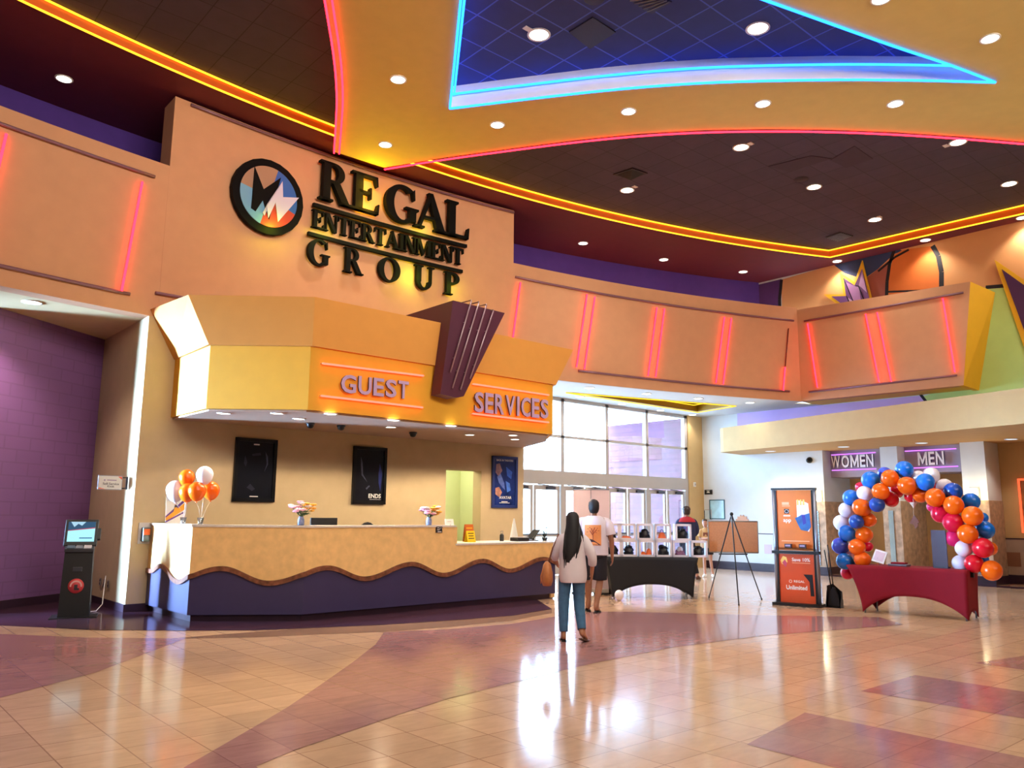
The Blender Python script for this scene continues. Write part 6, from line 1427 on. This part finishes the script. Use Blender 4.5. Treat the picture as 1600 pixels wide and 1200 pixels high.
HAIR = mat('black_hair', '#0b0910', .62, var=.2, scale=30); HBR = mat('brown_hair', '#33221a', .5, var=.3, scale=30)
M_blouse = mat('white_blouse_cloth', '#d6cdd4', .8, var=.04, scale=8); M_jean = mat('blue_denim', '#3f6a8e', .8, var=.14, scale=18); M_tee = mat('white_tee_cloth', '#d9d0dc', .8, var=.03)
M_short = mat('black_shorts_cloth', '#17161e', .85, var=.1); M_sole = mat('sandal_black', '#151214', .6); M_sand = mat('sandal_brown', '#5a3a2c', .6); M_tan = mat('tan_leather', '#b5713f', .5, var=.12, scale=14)
# woman walking away
Pw = at_z(894, 1002); Pw.z = 0
J = dict(lkn=(-.115, .03, .50), lan=(-.12, -.04, .088), lto=(-.125, .14, .024), rkn=(.10, .02, .50), ran=(.125, -.13, .135), rto=(.20, .0, .03), lsh=(-.155, 0, 1.40), rsh=(.16, 0, 1.40), lel=(-.24, .06, 1.16), lwr=(-.20, .20, 1.06), rel=(.285, -.07, 1.15), rwr=(.285, .05, .92), head=(.01, .02, 1.635))
wo, body, B, s, hR = person('woman seen from behind in a white blouse and blue jeans with long black hair', Pw, look(Pw)+.10, 1.58, J, SK1, .92, .25)
garment('jeans', [seat_rings(B, s, 1.03, .84, .165, .125), leg_rings(B, s, 'l', ((.02, .098), (.3, .092), (.65, .080), (1.0, .074), (1.4, .068), (1.75, .060), (1.9, .056))), leg_rings(B, s, 'r', ((.02, .098), (.3, .092), (.65, .080), (1.0, .074), (1.4, .068), (1.75, .060), (1.9, .056)))], M_jean, wo)
garment('blouse', [torso_rings(s, ((1.485, .075, .065, 0, -.01), (1.45, .15, .085, 0, -.01), (1.40, .185, .11, 0, -.01), (1.30, .188, .128, 0, -.01), (1.18, .178, .130, .005, -.01), (1.05, .186, .138, .008, -.01), (.93, .198, .146, .01, -.015), (.84, .194, .146, .01, -.02), (.795, .178, .138, .01, -.025))), sleeve(B, s, 'l', 1.45, .078, .052), sleeve(B, s, 'r', 1.5, .082, .056)], M_blouse, wo)
w = MB(); hc = B['head']
R = []
for z, rx, ry, x, y in ((.135, .02, .025, 0, -.01), (.118, .062, .075, 0, -.012), (.075, .088, .100, 0, -.018), (.02, .094, .104, 0, -.028), (-.04, .094, .098, -.003, -.05), (-.10, .098, .082, -.008, -.075), (-.17, .108, .068, -.015, -.095), (-.27, .112, .055, -.025, -.115), (-.38, .098, .045, -.035, -.13), (-.48, .078, .036, -.045, -.135), (-.57, .05, .026, -.055, -.135), (-.62, .02, .012, -.06, -.132)):
    R.append(ell(hc+V((x, y, z))*s, rx*s, ry*s, 22))
w.loft(R); rnd = random.Random(8)
for k_ in range(16):
    x0 = -.095+.19*k_/15; L_ = .50+.14*rnd.random()-abs(x0)*.9
    w.tube([hc+V((x0*.8, -.10, -.08))*s, hc+V((x0*1.15-.01, -.135, -.26))*s, hc+V((x0*1.05-.04, -.155, -.08-L_*.75))*s, hc+V((x0*.85-.06, -.145, -.08-L_))*s], [.016*s, .018*s, .013*s, .003*s], 6)
for pp_ in (((.08, .02, -.02), (.115, -.02, -.14), (.125, -.06, -.24), (.135, -.07, -.30)), ((.075, -.04, -.02), (.12, -.07, -.16), (.14, -.09, -.27), (.16, -.09, -.33))): w.tube([hc+V(q)*s for q in pp_], [.02*s, .02*s, .013*s, .003*s], 6)
w.done('hair', HAIR, body, local=True, smooth=True)
def sandal(B, s, d_, root, m, name='sandal'):
    an, to = B[d_+'an'], B[d_+'to']; f = (to-an); f2 = V((f.x, f.y, 0)).normalized(); rt2 = V((f2.y, -f2.x, 0)); L = .25*s
    flat = an.z < .11*s
    c0 = an-f2*.055*s; c1 = c0+f2*L
    z0, z1 = (0.002, 0.002) if flat else (an.z-.085*s, .002)
    pts = []
    for u, wd_ in ((0, .024), (.06, .034), (.3, .036), (.55, .042), (.8, .045), (.95, .034), (1.0, .014)): pts.append((c0.lerp(c1, u), wd_*s, z0+(z1-z0)*min(1, u/.7)))
    w = MB()
    w.loft([[V((p.x, p.y, z))+rt2*a*wd_+V((0, 0, b)) for a, b in ((-1, 0), (1, 0), (1, .018*s), (-1, .018*s))] for p, wd_, z in pts], smooth=False)
    for sg_ in (-1, 1):
        p, wd_, z = pts[2]; q, w2, zq = pts[4]
        w.tube([V((p.x, p.y, z+.018*s))+rt2*sg_*wd_*.9, (V((p.x, p.y, z))*.5+V((q.x, q.y, zq))*.5)+rt2*sg_*.02*s+V((0, 0, .065*s)), V((q.x, q.y, zq+.02*s))], .006*s, 6)
    w.done(name, m, root, local=True)
sandal(B, s, 'l', wo, M_sole); sandal(B, s, 'r', wo, M_sand)
# her shoulder bag hangs from her left shoulder
bg = thing('shoulder_bag', 'tan leather bag hanging from the left shoulder of the woman in white', 'bag', Pw+V((0, 0, .75)), rotz=look(Pw)+.10)
zo = .75; w = MB(); bc = V((-.315, .0, .93*s+.0-zo))
w.loft([ell(bc+V((0, 0, z)), rx, ry, 18) for z, rx, ry in ((-.17, .02, .04), (-.165, .055, .11), (-.10, .075, .15), (0, .07, .14), (.09, .05, .11), (.13, .025, .06), (.135, .005, .02))]); w.done('bag_body', M_tan, bg, local=True, smooth=True)
w = MB()
for dy in (-.045, .045): w.tube([bc+V((.02, dy, .12)), bc+V((.07, dy*.6, .30)), V((-.17*s/.9, dy*.4, 1.455*s-zo)), V((-.12, .07+dy*.2, 1.40*s-zo))], .008, 6)
w.done('strap', mat('dark_strap', '#6a3c24', .5), bg, local=True)
w = MB(); w.tube([bc+V((-.06, -.05, .03)), bc+V((-.085, -.05, -.05)), bc+V((-.08, -.05, -.14))], .006, 5); w.done('drawstring', M_tan, bg, local=True)
# man walking ahead of her
Pm_ = at_z(929, 957); Pm_.z = 0
J = dict(lkn=(-.09, .10, .52), lan=(-.095, .10, .10), lto=(-.12, .27, .03), rkn=(.09, .03, .50), ran=(.02, -.08, .09), rto=(.07, .09, .025), lsh=(-.20, 0, 1.42), rsh=(.20, 0, 1.42), lel=(-.27, .03, 1.14), lwr=(-.22, .20, .98), rel=(.275, -.03, 1.13), rwr=(.285, .03, .88))
ma, body, B, s, hR = person('man seen from behind in a white t-shirt with a sunset print and black shorts', Pm_, look(Pm_)+.02, 1.80, J, SK2, 1.12)
garment('shorts', [seat_rings(B, s, 1.02, .84, .19, .145), leg_rings(B, s, 'l', ((.02, .115), (.35, .118), (.7, .115), (1.0, .11))), leg_rings(B, s, 'r', ((.02, .115), (.35, .118), (.7, .115), (1.0, .11)))], M_short, ma)
garment('t_shirt', [torso_rings(s, ((1.505, .085, .07, 0, -.005), (1.47, .17, .095, 0, -.005), (1.41, .235, .125, 0, -.005), (1.30, .235, .145, 0, -.005), (1.15, .225, .15, 0, 0), (1.0, .225, .155, 0, 0), (.88, .228, .158, 0, 0))), sleeve(B, s, 'l', .78, .095, .095), sleeve(B, s, 'r', .78, .095, .095)], M_tee, ma)
w = MB(); hc = B['head']
w.loft([ell(hc+V((0, y, z))*s, rx*s, ry*s, 20) for z, rx, ry, y in ((.132, .015, .02, -.012), (.118, .055, .066, -.012), (.08, .083, .098, -.016), (.03, .088, .10, -.028), (-.03, .083, .082, -.045), (-.075, .066, .05, -.055), (-.09, .05, .03, -.055))]); w.done('hair', HAIR, body, local=True, smooth=True)
# printed back panel following the shirt
pr_ = thing  # (kept as parts of the shirt wearer)
def backprint(root, s, x0, x1, z0, z1, ry, rx, m, name, dd=.006, nx=8, nz=6, zr=None):
    w = MB(); G = []
    for j in range(nz+1):
        z = z0+(z1-z0)*j/nz; row = []
        for i in range(nx+1):
            x = x0+(x1-x0)*i/nx; y = -ry*math.sqrt(max(0, 1-(x/rx)**2))-dd; row.append(V((x*s, y*s, z*s)))
        G.append(row)
    w.loft(G, closed=False, caps=False); return w.done(name, m, root, local=True)
M_sun = mat('sunset_print', '#e8985c', .8, var=.12, scale=5)
bp_ = backprint(ma, s, -.15, .11, 1.04, 1.36, .150, .24, M_sun, 'shirt_print', .012)
w = MB()
yb = lambda x: (-.150*math.sqrt(1-(x/.24)**2)-.020)*s
def bpt(x, z): return V((x*s, yb(x), z*s))
for a in ((-.02, 1.12, -.02, 1.26), (-.02, 1.22, .04, 1.29), (-.02, 1.20, -.07, 1.27), (-.02, 1.25, -.05, 1.31), (-.02, 1.25, .01, 1.32)): w.tube([bpt(a[0], a[1]), bpt(a[2], a[3])], .006*s, 5)
w.done('print_tree', mat('print_brown', '#a04a34', .8), bp_, local=True)
w = MB(); w.face([bpt(-.10, 1.15), bpt(-.02, 1.13), bpt(.10, 1.05), bpt(.02, 1.05), bpt(-.11, 1.08)]); w.done('print_hill', mat('print_shadow', '#3a2a3c', .8), bp_, local=True)
w = MB()
for x, z in ((-.10, 1.30), (-.07, 1.32), (.05, 1.31), (.07, 1.27), (-.11, 1.25), (.03, 1.24)): w.ball(bpt(x, z), .008*s, 1.5, .4, .6, 6)
w.done('print_birds', MATS['print_brown'], bp_, local=True)
sandal(B, s, 'l', ma, M_sole, 'flip_flop'); sandal(B, s, 'r', ma, M_sole, 'flip_flop')
# teen behind the black table
Pt_ = at_z(1075, 905); Pt_.z = 0
J = dict(lel=(-.25, .05, 1.15), lwr=(-.16, .24, 1.10), rel=(.27, .04, 1.15), rwr=(.18, .22, 1.02), lsh=(-.19, 0, 1.42), rsh=(.19, 0, 1.42), rkn=(.12, -.02, .50), ran=(.20, -.10, .09), rto=(.30, .05, .025))
te, body, B, s, hR = person('teenager in a red and navy jacket standing behind the display boxes', Pt_, look(Pt_)+.25, 1.78, J, SK3, 1.0, .3)
M_navy = mat('navy_jacket_cloth', '#222a52', .8, var=.08); M_redj = mat('red_jacket_yoke', '#b82a38', .8, var=.06)
garment('trousers', [seat_rings(B, s, 1.02, .84, .18, .135), leg_rings(B, s, 'l', ((.02, .105), (.5, .095), (1.0, .08), (1.5, .072), (1.9, .065))), leg_rings(B, s, 'r', ((.02, .105), (.5, .095), (1.0, .08), (1.5, .072), (1.9, .065)))], M_short, te)
garment('jacket', [torso_rings(s, ((1.40, .222, .122, 0, -.005), (1.30, .222, .14, 0, -.005), (1.15, .215, .145, 0, 0), (1.0, .215, .15, 0, 0), (.93, .21, .148, 0, 0))), sleeve(B, s, 'l', 1.85, .085, .055), sleeve(B, s, 'r', 1.85, .085, .055)], M_navy, te)
garment('yoke', [torso_rings(s, ((1.52, .075, .066, 0, -.005), (1.48, .15, .095, 0, -.008), (1.44, .215, .125, 0, -.008), (1.385, .236, .132, 0, -.008)))], M_redj, te)
o = backprint(te, s, -.12, .06, 1.12, 1.34, .145, .225, mat('jacket_print_blue', '#3c4a9a', .8, var=.3, scale=12), 'jacket_print', .012)
w = MB(); w.face([(x*s, (-.145*math.sqrt(1-(x/.225)**2)-.017)*s, z*s) for x, z in ((-.06, 1.16), (.0, 1.17), (.01, 1.30), (-.05, 1.29))]); w.done('print_patch', mat('jacket_print_mauve', '#8a4a80', .8, var=.3, scale=20), o, local=True)
w = MB(); hc = B['head']
w.loft([ell(hc+V((x, y, z))*s, rx*s, ry*s, 20) for z, rx, ry, x, y in ((.145, .02, .03, 0, -.01), (.13, .062, .075, .005, -.012), (.085, .094, .108, .0, -.016), (.03, .096, .106, 0, -.03), (-.03, .088, .085, 0, -.045), (-.07, .068, .05, 0, -.05))])
rnd = random.Random(5)
for k_ in range(24):
    a = rnd.uniform(0, 2*PI); e_ = rnd.uniform(.0, 1.2); p = hc+V((.085*math.cos(a)*math.cos(e_), -.02+.095*math.sin(a)*math.cos(e_), .05+.085*math.sin(e_)))*s; w.ball(p, .028*s, 1, 1, .8, 6)
w.done('hair', HBR, body, local=True, smooth=True)
for d_ in 'lr':
    an, to = B[d_+'an'], B[d_+'to']; f2 = V((to.x-an.x, to.y-an.y, 0)).normalized(); w = MB(); c0 = an-f2*.06*s
    w.loft([ell((c0.x+f2.x*u*.27*s, c0.y+f2.y*u*.27*s, h/2+.002), wd_, wd_, 12)[:0] or [V((c0.x, c0.y, 0))+f2*u*.27*s+V((-f2.y, f2.x, 0))*wd_*math.cos(a)+V((0, 0, h*.5+h*.5*math.sin(a)+.002)) for a in [2*PI*i/12 for i in range(12)]] for u, wd_, h in ((0, .02, .05), (.08, .042, .10), (.35, .044, .11), (.6, .05, .075), (.85, .046, .055), (1, .02, .03))]); w.done('shoe', mat('brown_shoe', '#5a3a30', .6), te, local=True, smooth=True)
# girl facing the hall
Pg = at_z(1106, 902); Pg.z = 0
J = dict(lel=(-.21, .03, 1.15), lwr=(.03, .17, 1.14), rel=(.21, .03, 1.15), rwr=(-.03, .19, 1.17), lsh=(-.155, 0, 1.40), rsh=(.155, 0, 1.40), lkn=(-.10, .0, .50), lan=(-.15, -.02, .09), lto=(-.19, .12, .025), rkn=(.085, .0, .50), ran=(.08, -.02, .09), rto=(.10, .13, .025), head=(.04, .02, 1.63))
gi, body, B, s, hR = person('girl in a tan t-shirt with folded arms facing the hall beside the cork board', Pg, look(Pg)+PI-.15, 1.48, J, SK3, .92, .1)
garment('shorts', [seat_rings(B, s, 1.02, .84, .165, .125), leg_rings(B, s, 'l', ((.02, .098), (.3, .098), (.55, .096))), leg_rings(B, s, 'r', ((.02, .098), (.3, .098), (.55, .096)))], M_short, gi)
garment('t_shirt', [torso_rings(s, ((1.495, .078, .066, 0, -.005), (1.46, .14, .088, 0, -.005), (1.40, .19, .112, 0, -.005), (1.30, .19, .125, 0, -.0), (1.15, .185, .125, 0, 0), (1.0, .19, .13, 0, 0), (.88, .195, .135, 0, 0))), sleeve(B, s, 'l', .75, .08, .082), sleeve(B, s, 'r', .75, .08, .082)], mat('tan_tee_cloth', '#c99a62', .8, var=.05), gi)
w = MB(); w.face([(x*s, (.128*math.sqrt(1-(x/.19)**2)+.008)*s, z*s) for x, z in ((-.07, 1.24), (.09, 1.24), (.09, 1.35), (-.07, 1.35))]); w.done('shirt_print', mat('tee_print', '#8a4a32', .8, var=.3), gi, local=True)
w = MB(); hc = B['head']
R = []
for z, rx, ry, y in ((.135, .02, .03, -.01), (.12, .058, .07, -.012), (.085, .082, .096, -.016), (.05, .086, .098, -.026), (.0, .086, .075, -.052), (-.05, .078, .05, -.068), (-.09, .05, .03, -.07)): R.append(ell(hc+hR @ V((0, y, z))*s, rx*s, ry*s, 20))
w.loft(R); w.ball(hc+hR @ V((0, -.10, .05))*s, .045*s); w.done('hair', HBR, body, local=True, smooth=True)
for d_ in 'lr':
    an, to = B[d_+'an'], B[d_+'to']; f2 = V((to.x-an.x, to.y-an.y, 0)).normalized(); w = MB(); c0 = an-f2*.06*s
    w.loft([[V((c0.x, c0.y, 0))+f2*u*.26*s+V((-f2.y, f2.x, 0))*wd_*s*math.cos(a)+V((0, 0, (h*.5+h*.5*math.sin(a))*s+.002)) for a in [2*PI*i/12 for i in range(12)]] for u, wd_, h in ((0, .02, .05), (.08, .042, .11), (.35, .044, .12), (.6, .05, .08), (.85, .046, .06), (1, .02, .03))]); w.done('shoe', M_white, gi, local=True, smooth=True)
